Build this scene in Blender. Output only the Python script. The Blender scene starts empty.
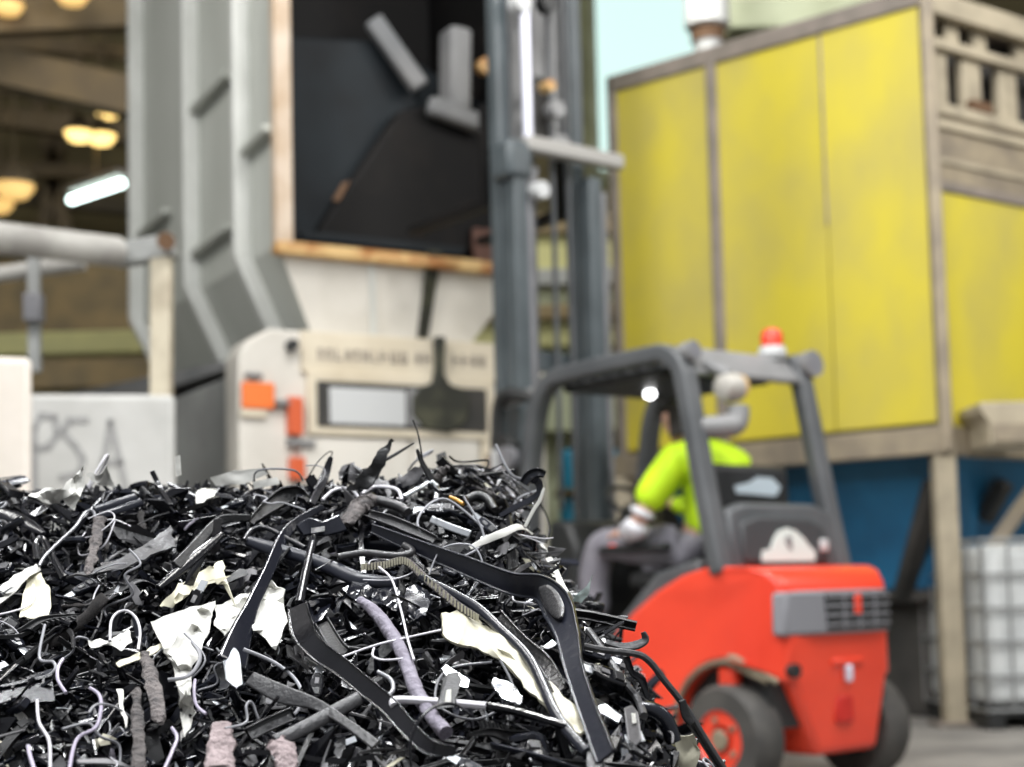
import bpy, bmesh, math, random
from mathutils import Vector, Matrix, noise
random.seed(7)
PI = math.pi
SC = bpy.context.scene
COL = SC.collection
V = Vector

# ------------------------------------------------------------------ camera
F = 1500.0
CAM = V((0, 0, 0.95))
ROLL, PITCH = math.radians(1.4), math.radians(4.5)
SHIFT = 88.5
fw = V((0, math.cos(PITCH), math.sin(PITCH)))
r0 = V((1, 0, 0)); u0 = r0.cross(fw)
rt = r0 * math.cos(ROLL) - u0 * math.sin(ROLL)
up = rt.cross(fw)

def ray(px, py):
    return (fw + rt * ((px - 512) / F) + up * (-(py - 383.5 - SHIFT) / F))

def at(px, py, Y):
    d = ray(px, py)
    return CAM + d * (Y / d.y)

def px_of(P):
    d = V(P) - CAM
    z = d.dot(fw)
    return (512 + F * d.dot(rt) / z, 383.5 + SHIFT - F * d.dot(up) / z)

cd = bpy.data.cameras.new('camera')
cam = bpy.data.objects.new('camera', cd); COL.objects.link(cam)
cam.matrix_world = Matrix(((rt.x, up.x, -fw.x, CAM.x), (rt.y, up.y, -fw.y, CAM.y), (rt.z, up.z, -fw.z, CAM.z), (0, 0, 0, 1)))
cd.sensor_width = 36; cd.lens = F / 1024 * 36; cd.shift_y = SHIFT / 1024
cd.clip_start = 0.05; cd.clip_end = 200
cd.dof.use_dof = True; cd.dof.focus_distance = 2.2; cd.dof.aperture_fstop = 2.9
SC.camera = cam

# ------------------------------------------------------------------ materials
def mat(name, col, rough=.5, metal=0, col2=None, nscale=4, ncon=(.35, .65), bump=0, bscale=40, emit=None, estr=0,
        rnd=None, alpha=None, trans=0, spec=.5, stretch=None, coat=0):
    m = bpy.data.materials.new(name); m.use_nodes = True
    nt = m.node_tree; b = nt.nodes['Principled BSDF']
    N = nt.nodes.new; L = nt.links.new
    b.inputs['Base Color'].default_value = (*col, 1)
    b.inputs['Roughness'].default_value = rough
    b.inputs['Metallic'].default_value = metal
    b.inputs['Specular IOR Level'].default_value = spec
    b.inputs['Coat Weight'].default_value = coat
    if trans: b.inputs['Transmission Weight'].default_value = trans
    tc = N('ShaderNodeTexCoord'); vec = tc.outputs['Object']
    if stretch:
        mp = N('ShaderNodeMapping'); mp.inputs['Scale'].default_value = stretch
        L(vec, mp.inputs['Vector']); vec = mp.outputs['Vector']
    out = None
    if col2 is not None:
        nz = N('ShaderNodeTexNoise'); nz.inputs['Scale'].default_value = nscale; nz.inputs['Detail'].default_value = 6
        L(vec, nz.inputs['Vector'])
        rp = N('ShaderNodeValToRGB')
        rp.color_ramp.elements[0].position = ncon[0]; rp.color_ramp.elements[1].position = ncon[1]
        rp.color_ramp.elements[0].color = (*col, 1); rp.color_ramp.elements[1].color = (*col2, 1)
        L(nz.outputs['Fac'], rp.inputs['Fac']); out = rp.outputs['Color']
    if rnd:
        oi = N('ShaderNodeObjectInfo')
        mr = N('ShaderNodeMapRange'); mr.inputs['To Min'].default_value = rnd[0]; mr.inputs['To Max'].default_value = rnd[1]
        L(oi.outputs['Random'], mr.inputs['Value'])
        mx = N('ShaderNodeMix'); mx.data_type = 'RGBA'; mx.blend_type = 'MULTIPLY'; mx.inputs[0].default_value = 1
        if out: L(out, mx.inputs[6])
        else: mx.inputs[6].default_value = (*col, 1)
        L(mr.outputs['Result'], mx.inputs[7]); out = mx.outputs[2]
        mr2 = N('ShaderNodeMapRange'); mr2.inputs['To Min'].default_value = max(.05, rough - .1); mr2.inputs['To Max'].default_value = rough + .12
        L(oi.outputs['Random'], mr2.inputs['Value']); L(mr2.outputs['Result'], b.inputs['Roughness'])
    if out: L(out, b.inputs['Base Color'])
    if bump:
        nb = N('ShaderNodeTexNoise'); nb.inputs['Scale'].default_value = bscale; nb.inputs['Detail'].default_value = 4
        L(vec, nb.inputs['Vector'])
        bp = N('ShaderNodeBump'); bp.inputs['Strength'].default_value = bump; bp.inputs['Distance'].default_value = .01
        L(nb.outputs['Fac'], bp.inputs['Height']); L(bp.outputs['Normal'], b.inputs['Normal'])
    if emit:
        b.inputs['Emission Color'].default_value = (*emit, 1); b.inputs['Emission Strength'].default_value = estr
    return m

M = {}
M['floor'] = mat('concrete_floor', (.30, .285, .26), .7, col2=(.17, .16, .15), nscale=2.2, bump=.3, bscale=25)
M['backwall'] = mat('back_wall', (.16, .135, .075), .9, col2=(.30, .26, .14), nscale=.8, stretch=(.3, 1, 2))
M['ceil'] = mat('dark_roof', (.13, .115, .085), .9, col2=(.20, .17, .12), nscale=1.5)
M['rafter'] = mat('rafter_steel', (.21, .165, .10), .8, col2=(.16, .13, .09), nscale=3)
M['yellow'] = mat('yellow_paint', (.64, .54, .045), .5, col2=(.46, .395, .11), nscale=1.5, ncon=(.40, .72), bump=.1, bscale=9, stretch=(1, 1, .6))
M['tan'] = mat('tan_steel', (.33, .275, .19), .6, col2=(.22, .185, .14), nscale=5)
M['tan2'] = mat('taupe_steel', (.26, .22, .19), .6, col2=(.19, .165, .14), nscale=6)
M['beige'] = mat('beige_steel', (.46, .40, .29), .6, col2=(.30, .26, .19), nscale=4, ncon=(.4, .7))
M['darkgap'] = mat('dark_steel', (.022, .022, .02), .7, col2=(.05, .045, .04), nscale=4)
M['blue'] = mat('blue_paint', (.015, .15, .30), .45, col2=(.008, .075, .16), nscale=1.6, ncon=(.4, .7))
M['bluedrum'] = mat('blue_drum_plastic', (.015, .24, .40), .45)
M['hopper'] = mat('grey_green_paint', (.47, .485, .445), .55, col2=(.38, .395, .355), nscale=1.3, bump=.05, bscale=10, stretch=(1, 1, .4))
M['hopper_rib'] = mat('lit_rib_tone', (.62, .63, .60), .5, col2=(.52, .53, .50), nscale=3)  # lighter than the panels: light on the rib faces put into the colour
M['white_m'] = mat('machine_white_paint', (.66, .63, .57), .5, col2=(.50, .47, .41), nscale=2.2, ncon=(.45, .8))
M['cream'] = mat('cream_paint', (.66, .59, .46), .55, col2=(.50, .43, .31), nscale=2.5, ncon=(.45, .8))
M['grey_m'] = mat('machine_grey_paint', (.30, .31, .30), .55, col2=(.22, .225, .22), nscale=2.5)
M['dgrey_m'] = mat('machine_dark_grey', (.13, .135, .14), .6, col2=(.2, .2, .2), nscale=2)
M['rim_side'] = mat('rim_pinkish_paint', (.60, .50, .40), .55, col2=(.45, .33, .22), nscale=4)
M['rim_rust'] = mat('rusty_orange_rim', (.62, .42, .18), .6, col2=(.36, .15, .04), nscale=5, ncon=(.42, .6))
M['steel_dark'] = mat('blue_black_steel', (.008, .0125, .016), .6, col2=(.004, .006, .008), nscale=2.5, spec=.25)
M['nearblack'] = mat('near_black_steel', (.0035, .0032, .0032), .65, spec=.2, col2=(.010, .008, .007), nscale=3, ncon=(.5, .8))
M['stain'] = mat('greenish_grease', (.018, .019, .012), .6, col2=(.06, .06, .035), nscale=7, ncon=(.45, .7))
M['orange'] = mat('orange_sign', (.85, .19, .035), .5)
M['redpaint'] = mat('red_orange_paint', (.62, .11, .035), .5)
M['concrete'] = mat('pale_concrete', (.52, .52, .50), .85, col2=(.42, .42, .40), nscale=3, bump=.2, bscale=20)
M['concrete2'] = mat('warm_concrete', (.70, .64, .57), .85, col2=(.62, .57, .50), nscale=3, bump=.2, bscale=20)
M['paintgrey'] = mat('grey_spray_paint', (.30, .30, .295), .8)
M['pipe'] = mat('pipe_grey', (.42, .41, .38), .7, col2=(.28, .27, .25), nscale=5)
M['rust'] = mat('rusty_bolt', (.13, .07, .035), .8)
M['mast'] = mat('mast_blue_grey', (.075, .092, .10), .45, col2=(.05, .062, .068), nscale=4)
M['mastgrey'] = mat('mast_rail_grey', (.21, .21, .225), .4, col2=(.15, .15, .16), nscale=5)
M['chrome'] = mat('bright_cylinder_rod', (.70, .71, .82), .3, metal=.25)
M['grey_bar'] = mat('light_grey_bar', (.33, .32, .30), .5)
M['flred'] = mat('forklift_red', (.86, .065, .026), .34, col2=(.74, .045, .018), nscale=2, coat=.25)
M['flgrey'] = mat('forklift_dark_grey', (.095, .10, .105), .45, col2=(.07, .075, .08), nscale=4)
M['flgrey2'] = mat('forklift_mid_grey', (.24, .24, .24), .5, col2=(.18, .18, .18), nscale=5)
M['flblack'] = mat('forklift_black_plastic', (.017, .018, .018), .5)
M['grille_grey'] = mat('grille_grey_plastic', (.20, .20, .215), .4)
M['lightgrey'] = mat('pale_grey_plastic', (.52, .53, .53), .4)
M['tyre'] = mat('tyre_rubber', (.045, .043, .04), .75, col2=(.08, .075, .068), nscale=7)
M['dusty'] = mat('dusty_fender', (.26, .22, .15), .8, col2=(.16, .13, .09), nscale=6)
M['emblem'] = mat('white_emblem', (.62, .70, .66), .5)
M['seat'] = mat('seat_black', (.015, .016, .017), .55)
M['seat_shell'] = mat('hood_black_grey', (.045, .047, .05), .5)
M['seatsheen'] = mat('seat_reflection_tone', (.50, .58, .63), .4)
M['lampred'] = mat('beacon_red', (.75, .06, .03), .3)
M['lampwhite'] = mat('work_lamp_white', (.42, .40, .36), .4)
M['lampamber'] = mat('work_lamp_amber', (.75, .50, .22), .4)
M['hivis'] = mat('hi_vis_yellow', (.62, .90, .01), .7, col2=(.52, .80, .01), nscale=12, emit=(.55, 1, 0), estr=0.0)
M['reflect'] = mat('silver_reflective_band', (.66, .66, .70), .4)
M['trouser'] = mat('grey_trousers', (.25, .24, .27), .85, col2=(.20, .19, .22), nscale=14)
M['skin'] = mat('skin', (.58, .34, .25), .55)
M['hair'] = mat('dark_hair', (.02, .016, .012), .7)
M['boot'] = mat('boot_black', (.02, .02, .02), .6)
M['ibc'] = mat('ibc_white_plastic', (.62, .64, .63), .45, col2=(.50, .52, .52), nscale=4)
M['cage'] = mat('cage_galvanised', (.34, .35, .35), .4, metal=.6)
M['tube_lamp'] = mat('fluorescent_tube', (1, 1, 1), .4, emit=(.80, 1, .95), estr=6)
M['warm_lamp'] = mat('warm_lamp_lens', (1, .8, .4), .4, emit=(1, .70, .24), estr=2.4)
M['dim_lamp'] = mat('dim_warm_lamp_lens', (.8, .6, .3), .4, emit=(1, .62, .2), estr=.95)
M['spot_lamp'] = mat('white_lamp_lens', (1, 1, 1), .4, emit=(1, 1, 1), estr=8)
M['daylight'] = mat('daylit_glass', (.6, .7, .7), .3, emit=(.62, .87, .83), estr=1.0)
M['olive'] = mat('olive_sheet', (.50, .48, .20), .7, col2=(.36, .35, .17), nscale=2)
M['sage'] = mat('sage_paint', (.50, .54, .38), .7, col2=(.40, .43, .29), nscale=2)
M['umber'] = mat('umber_steel', (.26, .19, .09), .8, col2=(.15, .12, .07), nscale=3)
# heap plastics
M['blk'] = mat('black_plastic', (.006, .006, .008), .17, rnd=(.4, 1.8), bump=.06, bscale=90)
M['blkmat'] = mat('matt_black_plastic', (.012, .012, .013), .42, rnd=(.5, 1.6), bump=.2, bscale=220)
M['blue_blk'] = mat('blue_black_plastic', (.010, .011, .0165), .2, rnd=(.6, 1.7), bump=.06, bscale=90)
M['dkgrey'] = mat('dark_grey_plastic', (.045, .044, .046), .36, rnd=(.6, 1.5), bump=.2, bscale=150)
M['midgrey'] = mat('mid_grey_plastic', (.17, .165, .17), .36, rnd=(.6, 1.5), bump=.2, bscale=120)
M['rough'] = mat('rough_torn_foam', (.13, .115, .11), .9, col2=(.06, .055, .055), nscale=60, rnd=(.6, 1.6), bump=1.0, bscale=120)
M['pinkfoam'] = mat('pinkish_grey_foam', (.36, .29, .29), .9, col2=(.25, .20, .20), nscale=50, bump=.9, bscale=110)
M['lilac'] = mat('lilac_grey_foam', (.27, .25, .30), .8, col2=(.19, .17, .21), nscale=40, bump=.6, bscale=90)
M['white'] = mat('white_film', (.72, .71, .66), .45, rnd=(.75, 1.02), bump=.1, bscale=60)
M['creamf'] = mat('cream_plastic', (.58, .55, .42), .45, rnd=(.7, 1.1), bump=.1, bscale=60)
M['wire'] = mat('grey_wire', (.28, .28, .30), .35, rnd=(.3, 1.4))
M['wirew'] = mat('white_wire', (.70, .68, .72), .35, rnd=(.7, 1.1))
M['pinkwire'] = mat('violet_tinted_wire', (.40, .36, .45), .35)
M['silver'] = mat('silver_metal', (.62, .64, .67), .28, metal=.75, rnd=(.7, 1.05))
M['clear'] = mat('clear_greenish_plastic', (.62, .72, .70), .15, trans=.6)
M['heapcore'] = mat('heap_core_black', (.006, .006, .007), .75)
M['amber'] = mat('amber_plastic', (.60, .30, .04), .4)

# ------------------------------------------------------------------ mesh builder
class MB:
    def __init__(s): s.bm = bmesh.new(); s.mi = 0
    def _f(s, vs):
        try:
            f = s.bm.faces.new(vs); f.material_index = s.mi; return f
        except ValueError: return None
    def box(s, c, size, rot=None):
        c = V(c); hx, hy, hz = [q / 2 for q in size]
        vs = []
        for x, y, z in ((-1,-1,-1),(1,-1,-1),(1,1,-1),(-1,1,-1),(-1,-1,1),(1,-1,1),(1,1,1),(-1,1,1)):
            p = V((x*hx, y*hy, z*hz))
            if rot is not None: p = rot @ p
            vs.append(s.bm.verts.new(c + p))
        for a in ((0,3,2,1),(4,5,6,7),(0,1,5,4),(1,2,6,5),(2,3,7,6),(3,0,4,7)): s._f([vs[i] for i in a])
        return s
    def bb(s, a, b):
        a, b = V(a), V(b); return s.box((a + b) / 2, [abs(b[i] - a[i]) for i in range(3)])
    def beam(s, a, b, w, h, upv=(0, 0, 1)):
        a, b = V(a), V(b); d = (b - a); L = d.length; d.normalize()
        u = V(upv)
        if abs(u.dot(d)) > .98: u = V((1, 0, 0))
        x = d.cross(u).normalized(); z = x.cross(d)
        return s.box((a + b) / 2, (w, L, h), Matrix((x, d, z)).transposed())
    def prism(s, poly, fa, fb):
        """poly list of 2D; fa(p)->3D one side, fb(p)->3D other side"""
        A = [s.bm.verts.new(fa(p)) for p in poly]; B = [s.bm.verts.new(fb(p)) for p in poly]
        n = len(poly)
        s._f(A[::-1]); s._f(B)
        for i in range(n): s._f([A[i], A[(i+1) % n], B[(i+1) % n], B[i]])
        return s
    def hexa(s, bot, top):
        A = [s.bm.verts.new(V(p)) for p in bot]; B = [s.bm.verts.new(V(p)) for p in top]
        n = len(A); s._f(A[::-1]); s._f(B)
        for i in range(n): s._f([A[i], A[(i+1) % n], B[(i+1) % n], B[i]])
        return s
    def tube(s, pts, r, n=8, caps=True, flat=1.0):
        pts = [V(p) for p in pts]
        rs = r if isinstance(r, (list, tuple)) else [r] * len(pts)
        rings = []; prev = None
        for i, p in enumerate(pts):
            t = (pts[min(i+1, len(pts)-1)] - pts[max(i-1, 0)])
            if t.length < 1e-9: t = V((0, 0, 1))
            t.normalize()
            if prev is None:
                a = V((0, 0, 1)) if abs(t.z) < .9 else V((1, 0, 0))
                x = t.cross(a).normalized()
            else:
                x = (prev - t * prev.dot(t)).normalized()
            prev = x; y = t.cross(x)
            rings.append([s.bm.verts.new(p + (x * math.cos(2*PI*k/n) + y * flat * math.sin(2*PI*k/n)) * rs[i]) for k in range(n)])
        for i in range(len(rings) - 1):
            for k in range(n): s._f([rings[i][k], rings[i][(k+1) % n], rings[i+1][(k+1) % n], rings[i+1][k]])
        if caps: s._f(rings[0][::-1]); s._f(rings[-1])
        return s
    def sweep(s, pts, prof, nrm, widths=None, caps=True, thick=None):
        """sweep closed 2D profile (side, normal) along pts, nrm = function/Vector for face normal"""
        pts = [V(p) for p in pts]; rings = []
        for i, p in enumerate(pts):
            t = (pts[min(i+1, len(pts)-1)] - pts[max(i-1, 0)]).normalized()
            nn = nrm[i] if isinstance(nrm, list) else nrm
            sd = t.cross(nn).normalized(); n2 = sd.cross(t)
            w = widths[i] if widths else 1
            h = thick[i] if thick else 1
            rings.append([s.bm.verts.new(p + sd * (q[0] * w) + n2 * q[1] * h) for q in prof])
        n = len(prof)
        for i in range(len(rings) - 1):
            for k in range(n): s._f([rings[i][k], rings[i][(k+1) % n], rings[i+1][(k+1) % n], rings[i+1][k]])
        if caps: s._f(rings[0][::-1]); s._f(rings[-1])
        return s
    def lathe(s, prof, n=24, o=(0, 0, 0), ax='z', caps=True):
        o = V(o); rings = []
        for r, h in prof:
            R = []
            for k in range(n):
                c, d = math.cos(2*PI*k/n) * r, math.sin(2*PI*k/n) * r
                R.append(s.bm.verts.new(o + (V((c, d, h)) if ax == 'z' else V((h, c, d)) if ax == 'x' else V((d, h, c)))))
            rings.append(R)
        for i in range(len(rings) - 1):
            for k in range(n): s._f([rings[i][k], rings[i][(k+1) % n], rings[i+1][(k+1) % n], rings[i+1][k]])
        if caps: s._f(rings[0][::-1]); s._f(rings[-1])
        return s
    def build(s, name, m, parent=None, bevel=0, smooth=35, seg=2, sub=0):
        bmesh.ops.recalc_face_normals(s.bm, faces=s.bm.faces)
        me = bpy.data.meshes.new(name); s.bm.to_mesh(me); s.bm.free()
        for x in (m if isinstance(m, (list, tuple)) else [m]): me.materials.append(x)
        if smooth:
            me.shade_smooth()
            me.set_sharp_from_angle(angle=math.radians(smooth))
        o = bpy.data.objects.new(name, me); COL.objects.link(o)
        if parent: o.parent = parent
        if bevel:
            b = o.modifiers.new('bevel', 'BEVEL'); b.width = bevel; b.segments = seg; b.limit_method = 'ANGLE'; b.angle_limit = math.radians(30)
        if sub:
            b = o.modifiers.new('subsurf', 'SUBSURF'); b.levels = sub; b.render_levels = sub
        return o

def tag(o, label=None, cat=None, group=None, kind=None):
    if label: o['label'] = label
    if cat: o['category'] = cat
    if group: o['group'] = group
    if kind: o['kind'] = kind
    return o

def thing(name, label, cat, loc=(0, 0, 0), rz=0, group=None):
    o = bpy.data.objects.new(name, None); COL.objects.link(o)
    o.location = loc; o.rotation_euler = (0, 0, rz); o.empty_display_size = .1
    return tag(o, label, cat, group)

def spline(pts, k=6):
    pts = [V(p) for p in pts]; out = []
    if len(pts) < 3:
        return [pts[0].lerp(pts[1], i / k) for i in range(k + 1)]
    for i in range(len(pts) - 1):
        p0 = pts[max(i-1, 0)]; p1 = pts[i]; p2 = pts[i+1]; p3 = pts[min(i+2, len(pts)-1)]
        for j in range(k):
            t = j / k
            out.append(.5 * ((2*p1) + (p2-p0)*t + (2*p0-5*p1+4*p2-p3)*t*t + (3*p1-p0-3*p2+p3)*t**3))
    out.append(pts[-1]); return out

def interp(vals, n):
    out = []
    for i in range(n):
        t = i / (n - 1) * (len(vals) - 1); a = int(min(t, len(vals) - 2)); f = t - a
        out.append(vals[a] * (1 - f) + vals[a+1] * f)
    return out

# ------------------------------------------------------------------ setting
MB().bb((-14, -3, -.1), (14, 27, 0)).build('floor', M['floor'], smooth=0)['kind'] = 'structure'
MB().bb((-14, 26, 0), (14, 26.3, 16)).build('wall_back', M['backwall'], smooth=0)['kind'] = 'structure'
MB().bb((-12.3, 9, 0), (-12, 26, 16)).build('wall_left', M['backwall'], smooth=0)['kind'] = 'structure'
MB().bb((11, 9, 0), (11.3, 26, 16)).build('wall_right', M['backwall'], smooth=0)['kind'] = 'structure'
MB().bb((-14, 8, 14.6), (14, 27, 14.9)).build('ceiling', M['ceil'], smooth=0)['kind'] = 'structure'
# daylit window high on the back wall
c0, c1 = at(588, -60, 25.9), at(706, 175, 25.9)
w = tag(MB().bb((c0.x, 25.8, c1.z), (c1.x, 25.95, c0.z)).build('window_1', M['daylight'], smooth=0), kind='structure')
fb = MB()
for t in (0, 1):
    X = c0.x + (c1.x - c0.x) * t
    fb.bb((X - .08, 25.7, c1.z), (X + .08, 25.82, c0.z))
for z in (c1.z, c0.z): fb.bb((c0.x, 25.7, z - .08), (c1.x, 25.82, z + .08))
fb.build('window_frame', M['sage'], w)

def roofbeam(label, p, q, w, h, m='rafter'):
    return tag(MB().beam(p, q, w, h).build('roof_beam', M[m]), label, 'beam', 'roof beams')
roofbeam('brown steel roof beam sloping down toward the grey hopper, above the lamps', at(-40, 60, 18), at(230, 120, 18), .35, .45)
roofbeam('dark roof beam at the very top of the hall, above the other beams', at(-40, 20, 17), at(230, 8, 19), .3, .4)
roofbeam('brown roof beam just above the fluorescent tube', at(-40, 112, 21), at(230, 150, 21), .3, .28)
roofbeam('roof beam just above the white horizontal pipe', at(-40, 190, 23), at(230, 218, 23), .3, .25, 'ceil')
for k, (a, b) in enumerate((((10, -40), (70, 250)), ((95, -40), (40, 250)))):
    tag(MB().beam(at(*a, 22.5), at(*b, 22.5), .16, .2).build('roof_strut', M['rafter']),
        ('slanting roof strut leaning to the hopper' , 'slanting roof strut leaning away from the hopper')[k], 'strut', 'roof struts')

for k, (a, b, Y, lab) in enumerate((((-20, 40), (230, 62), 20, 'thin roof purlin under the topmost dark beam'), ((-20, 88), (230, 96), 20.5, 'thin roof purlin crossing behind the sloping brown beam'),
        ((-20, 168), (230, 176), 22, 'thin roof purlin level with the dim amber lamps'))):
    tag(MB().beam(at(*a, Y), at(*b, Y), .14, .2).build('roof_purlin', M['rafter']), lab, 'purlin', 'roof purlins')
def highbay(px, py, Y, r, m, label):
    p = at(px, py, Y)
    t = thing('high_bay_lamp', label, 'lamp', p, 0, 'warm lamps under the roof')
    MB().lathe([(.04, r*1.2), (r*.35, r*1.0), (r*.95, r*.25), (r, 0), (r*.9, .02)], 20).build('lamp_shade', M['rafter'], t)
    MB().lathe([(r*.2, -r*.62), (r*.6, -r*.5), (r*.88, -r*.12), (r*.88, .05)], 20).build('lamp_lens', m, t)
    MB().tube([(0, 0, r), (0, 0, 14.6 - p.z)], .02).build('lamp_rod', M['rafter'], t)
highbay(79, 133, 19, .20, M['warm_lamp'], 'glowing amber lamp farthest from the hopper of the close pair')
highbay(101, 136, 19.4, .21, M['warm_lamp'], 'glowing amber lamp of the close pair, touching the hopper edge')
highbay(108, 109, 21, .22, M['warm_lamp'], 'amber lamp hanging just above the close pair of lamps')
highbay(14, 186, 20, .30, M['dim_lamp'], 'dim amber lamp above the white horizontal pipe')
highbay(-2, 203, 20.5, .24, M['dim_lamp'], 'dim amber lamp cut by the edge, lowest of the warm lamps')
highbay(72, -6, 17, .22, M['dim_lamp'], 'dim amber lamp at the very top edge')
highbay(8, 5, 17, .2, M['dim_lamp'], 'faint amber lamp at the top corner')
# fluorescent tube
pa, pb = at(71, 200, 20), at(122, 183, 19)
t = thing('fluorescent_lamp', 'bright white fluorescent tube hanging tilted beside the grey hopper', 'lamp', (pa + pb) / 2)
q = (pb - pa) / 2
MB().tube([-q, q], .055, 12).build('tube', M['tube_lamp'], t)
MB().beam(-q + V((0, 0, .14)), q + V((0, 0, .14)), .16, .08).build('housing', M['grey_bar'], t)
MB().tube([(0, 0, .16), (0, 0, 14.6 - t.location.z)], .015).build('lamp_rod', M['rafter'], t)

# far shelving behind the mast
def slab(name, label, cat, x0, y0, x1, y1, Y, dep, m, group=None, bevel=.02):
    a, b = at(x0, y0, Y), at(x1, y1, Y)
    return tag(MB().bb((a.x, Y, b.z), (b.x, Y + dep, a.z)).build(name, M[m], bevel=bevel), label, cat, group)
t = thing('storage_rack', 'olive and sage steel storage rack behind the forklift mast', 'rack', at(580, 735, 15))
def tl(p): return V(p) - t.location
def rk(name, x0, y0, x1, y1, Y, dep, m):
    a, b = at(x0, y0, Y), at(x1, y1, Y)
    return MB().bb(tl((a.x, Y, b.z)), tl((b.x, Y + dep, a.z))).build(name, M[m], t, bevel=.02)
rk('shelf_panel', 470, 230, 640, 270, 15, .3, 'olive'); rk('shelf_panel', 470, 284, 640, 306, 15.05, .3, 'sage')
rk('shelf_panel', 470, 318, 640, 345, 15, .3, 'olive'); rk('shelf_panel', 470, 352, 640, 430, 15.1, .3, 'sage')
rk('shelf_beam', 466, 215, 645, 231, 14.9, .2, 'umber'); rk('shelf_beam', 466, 270, 645, 283, 14.9, .2, 'grey_m'); rk('shelf_beam', 466, 306, 645, 317, 14.9, .2, 'umber')
rk('upright', 625, 120, 640, 745, 14.8, .2, 'umber'); rk('upright', 466, 170, 478, 745, 14.8, .2, 'umber')
rk('back_panel', 470, 345, 640, 745, 15.4, .1, 'sage')
for x in (572, 616):
    for y in (470, 520, 566):
        p = at(x, y + 20, 14.3); MB().bb(tl((p.x - .16, 14.12, p.z - .03)), tl((p.x + .16, 15.0, p.z))).build('shelf_board', M['umber'], t)
for k, (x, y) in enumerate(((572, 470), (572, 520), (572, 566), (616, 470), (616, 520))):
    p = at(x, y + 20, 14.3)
    tt = thing('blue_canister', ('blue canister, topmost in the column nearest the mast', 'blue canister, second down in the column nearest the mast', 'blue canister, lowest in the column nearest the mast',
             'blue canister, upper one seen behind the steering column', 'blue canister, lower one seen behind the steering column')[k], 'canister', p, 0, 'blue canisters behind the forklift')
    MB().lathe([(.05, 0), (.11, .01), (.115, .05), (.105, .15), (.115, .3), (.1, .37), (.05, .39)], 16).build('canister_body', M['bluedrum'], tt)
    MB().lathe([(.04, .39), (.04, .43)], 12).build('cap', M['flblack'], tt)
tag(MB().beam(at(600, 745, 14.5), at(600, 360, 14.5), .12, .12).build('steel_column', M['sage']), 'pale green steel column behind the steering wheel', 'column')
# left: distant gantry
slab('gantry_beam', 'olive horizontal beam below the white pipe, ends at the hopper', 'beam', -60, 334, 240, 350, 14, .2, 'olive', 'gantry beams')
slab('gantry_beam', 'brown horizontal beam just above the graffiti block', 'beam', -60, 362, 240, 384, 13.5, .2, 'umber', 'gantry beams')
slab('gantry_sheet', 'dim brown sheet panel under the white pipe', 'panel', -60, 262, 240, 334, 15, .1, 'umber')

# gantry pipe and post near the hopper
tag(MB().tube([at(-60, 231, 7.4), at(118, 252, 8.2)], .085, 16).build('horizontal_pipe', M['pipe']), 'thick pale grey horizontal pipe in front of the hopper', 'pipe')
tag(MB().tube([at(-60, 283, 8.6), at(84, 262, 8.6)], .05, 12).build('lower_pipe', M['pipe']), 'thin grey pipe under the thick horizontal pipe', 'pipe')
t = thing('gantry_post', 'cream steel post with a rusty bolt standing by the graffiti block', 'post', at(162, 735, 8.3))
P = lambda x, y, Y=8.3: at(x, y, Y) - t.location
MB().beam(P(160, 735), P(162, 247), .11, .11).build('post', mat('weathered_cream_post', (.52, .47, .36), .7, col2=(.30, .25, .18), nscale=5, ncon=(.45, .75)), t, bevel=.01)
MB().beam(P(116, 256), P(176, 246), .12, .13).build('bracket', M['grey_m'], t, bevel=.01)
MB().tube([P(166, 241, 8.2), P(166, 241, 8.05)], .05, 12).build('bolt', M['rust'], t)
t = thing('hanging_post', 'slim grey post hanging beneath the thick pipe', 'post', at(35, 262, 8.4))
MB().beam(at(34, 246, 8.4) - t.location, at(35, 372, 8.4) - t.location, .06, .06).build('post', M['grey_m'], t)
MB().box(at(34, 308, 8.35) - t.location, (.1, .1, .16)).build('clamp', M['mastgrey'], t, bevel=.01)

# concrete blocks
def block(label, x0, y0, x1, Y, yaw, dep, m, name='concrete_block'):
    a, b = at(x0, y0, Y), at(x1, y0, Y)
    w = (b - a).length; h = a.z
    t = thing(name, label, 'block', ((a.x + b.x) / 2, Y, 0), yaw)
    o = MB().bb((-w/2, 0, 0), (w/2, dep, h)).build('block_body', M[m], t, bevel=.03, seg=3)
    MB().bb((-w/2 + .1, .1, h - .02), (w/2 - .1, dep - .1, h + .012)).build('top_face', M[m], t, bevel=.01)
    return t, w, h
block('warm white concrete block beside the graffiti block', -70, 357, 29, 6.6, .325, .6, 'concrete2')
t, w, h = block('pale grey concrete block with grey spray painted graffiti letters', 24, 396, 173, 7.8, .225, .8, 'concrete')
def stroke(mb, pts, wd):
    for a, b in zip(pts, pts[1:]):
        p, q = V((a[0], -.004, a[1])), V((b[0], -.004, b[1])); d = (q - p); L = d.length; d.normalize(); sd = V((d.z, 0, -d.x))
        mb.box((p + q)/2, (wd, .006, L + wd*.4), Matrix((sd, (0, 1, 0), d)).transposed())
def glx(x, y):
    p = at(x, y, 7.8); return (p.x - t.location.x, p.z)
for nm, sts in (('letter', [[(38, 500), (37, 430), (44, 416), (57, 418), (59, 436), (50, 448), (38, 450)]]),
                ('letter', [[(88, 420), (70, 421), (64, 432), (76, 446), (84, 458), (80, 474), (62, 478)]]),
                ('letter', [[(98, 500), (110, 420), (128, 500)], [(101, 462), (122, 462)]])):
    g = MB()
    for s_ in sts: stroke(g, [glx(*p) for p in s_], .032)
    g.build(nm, M['paintgrey'], t)
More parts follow.
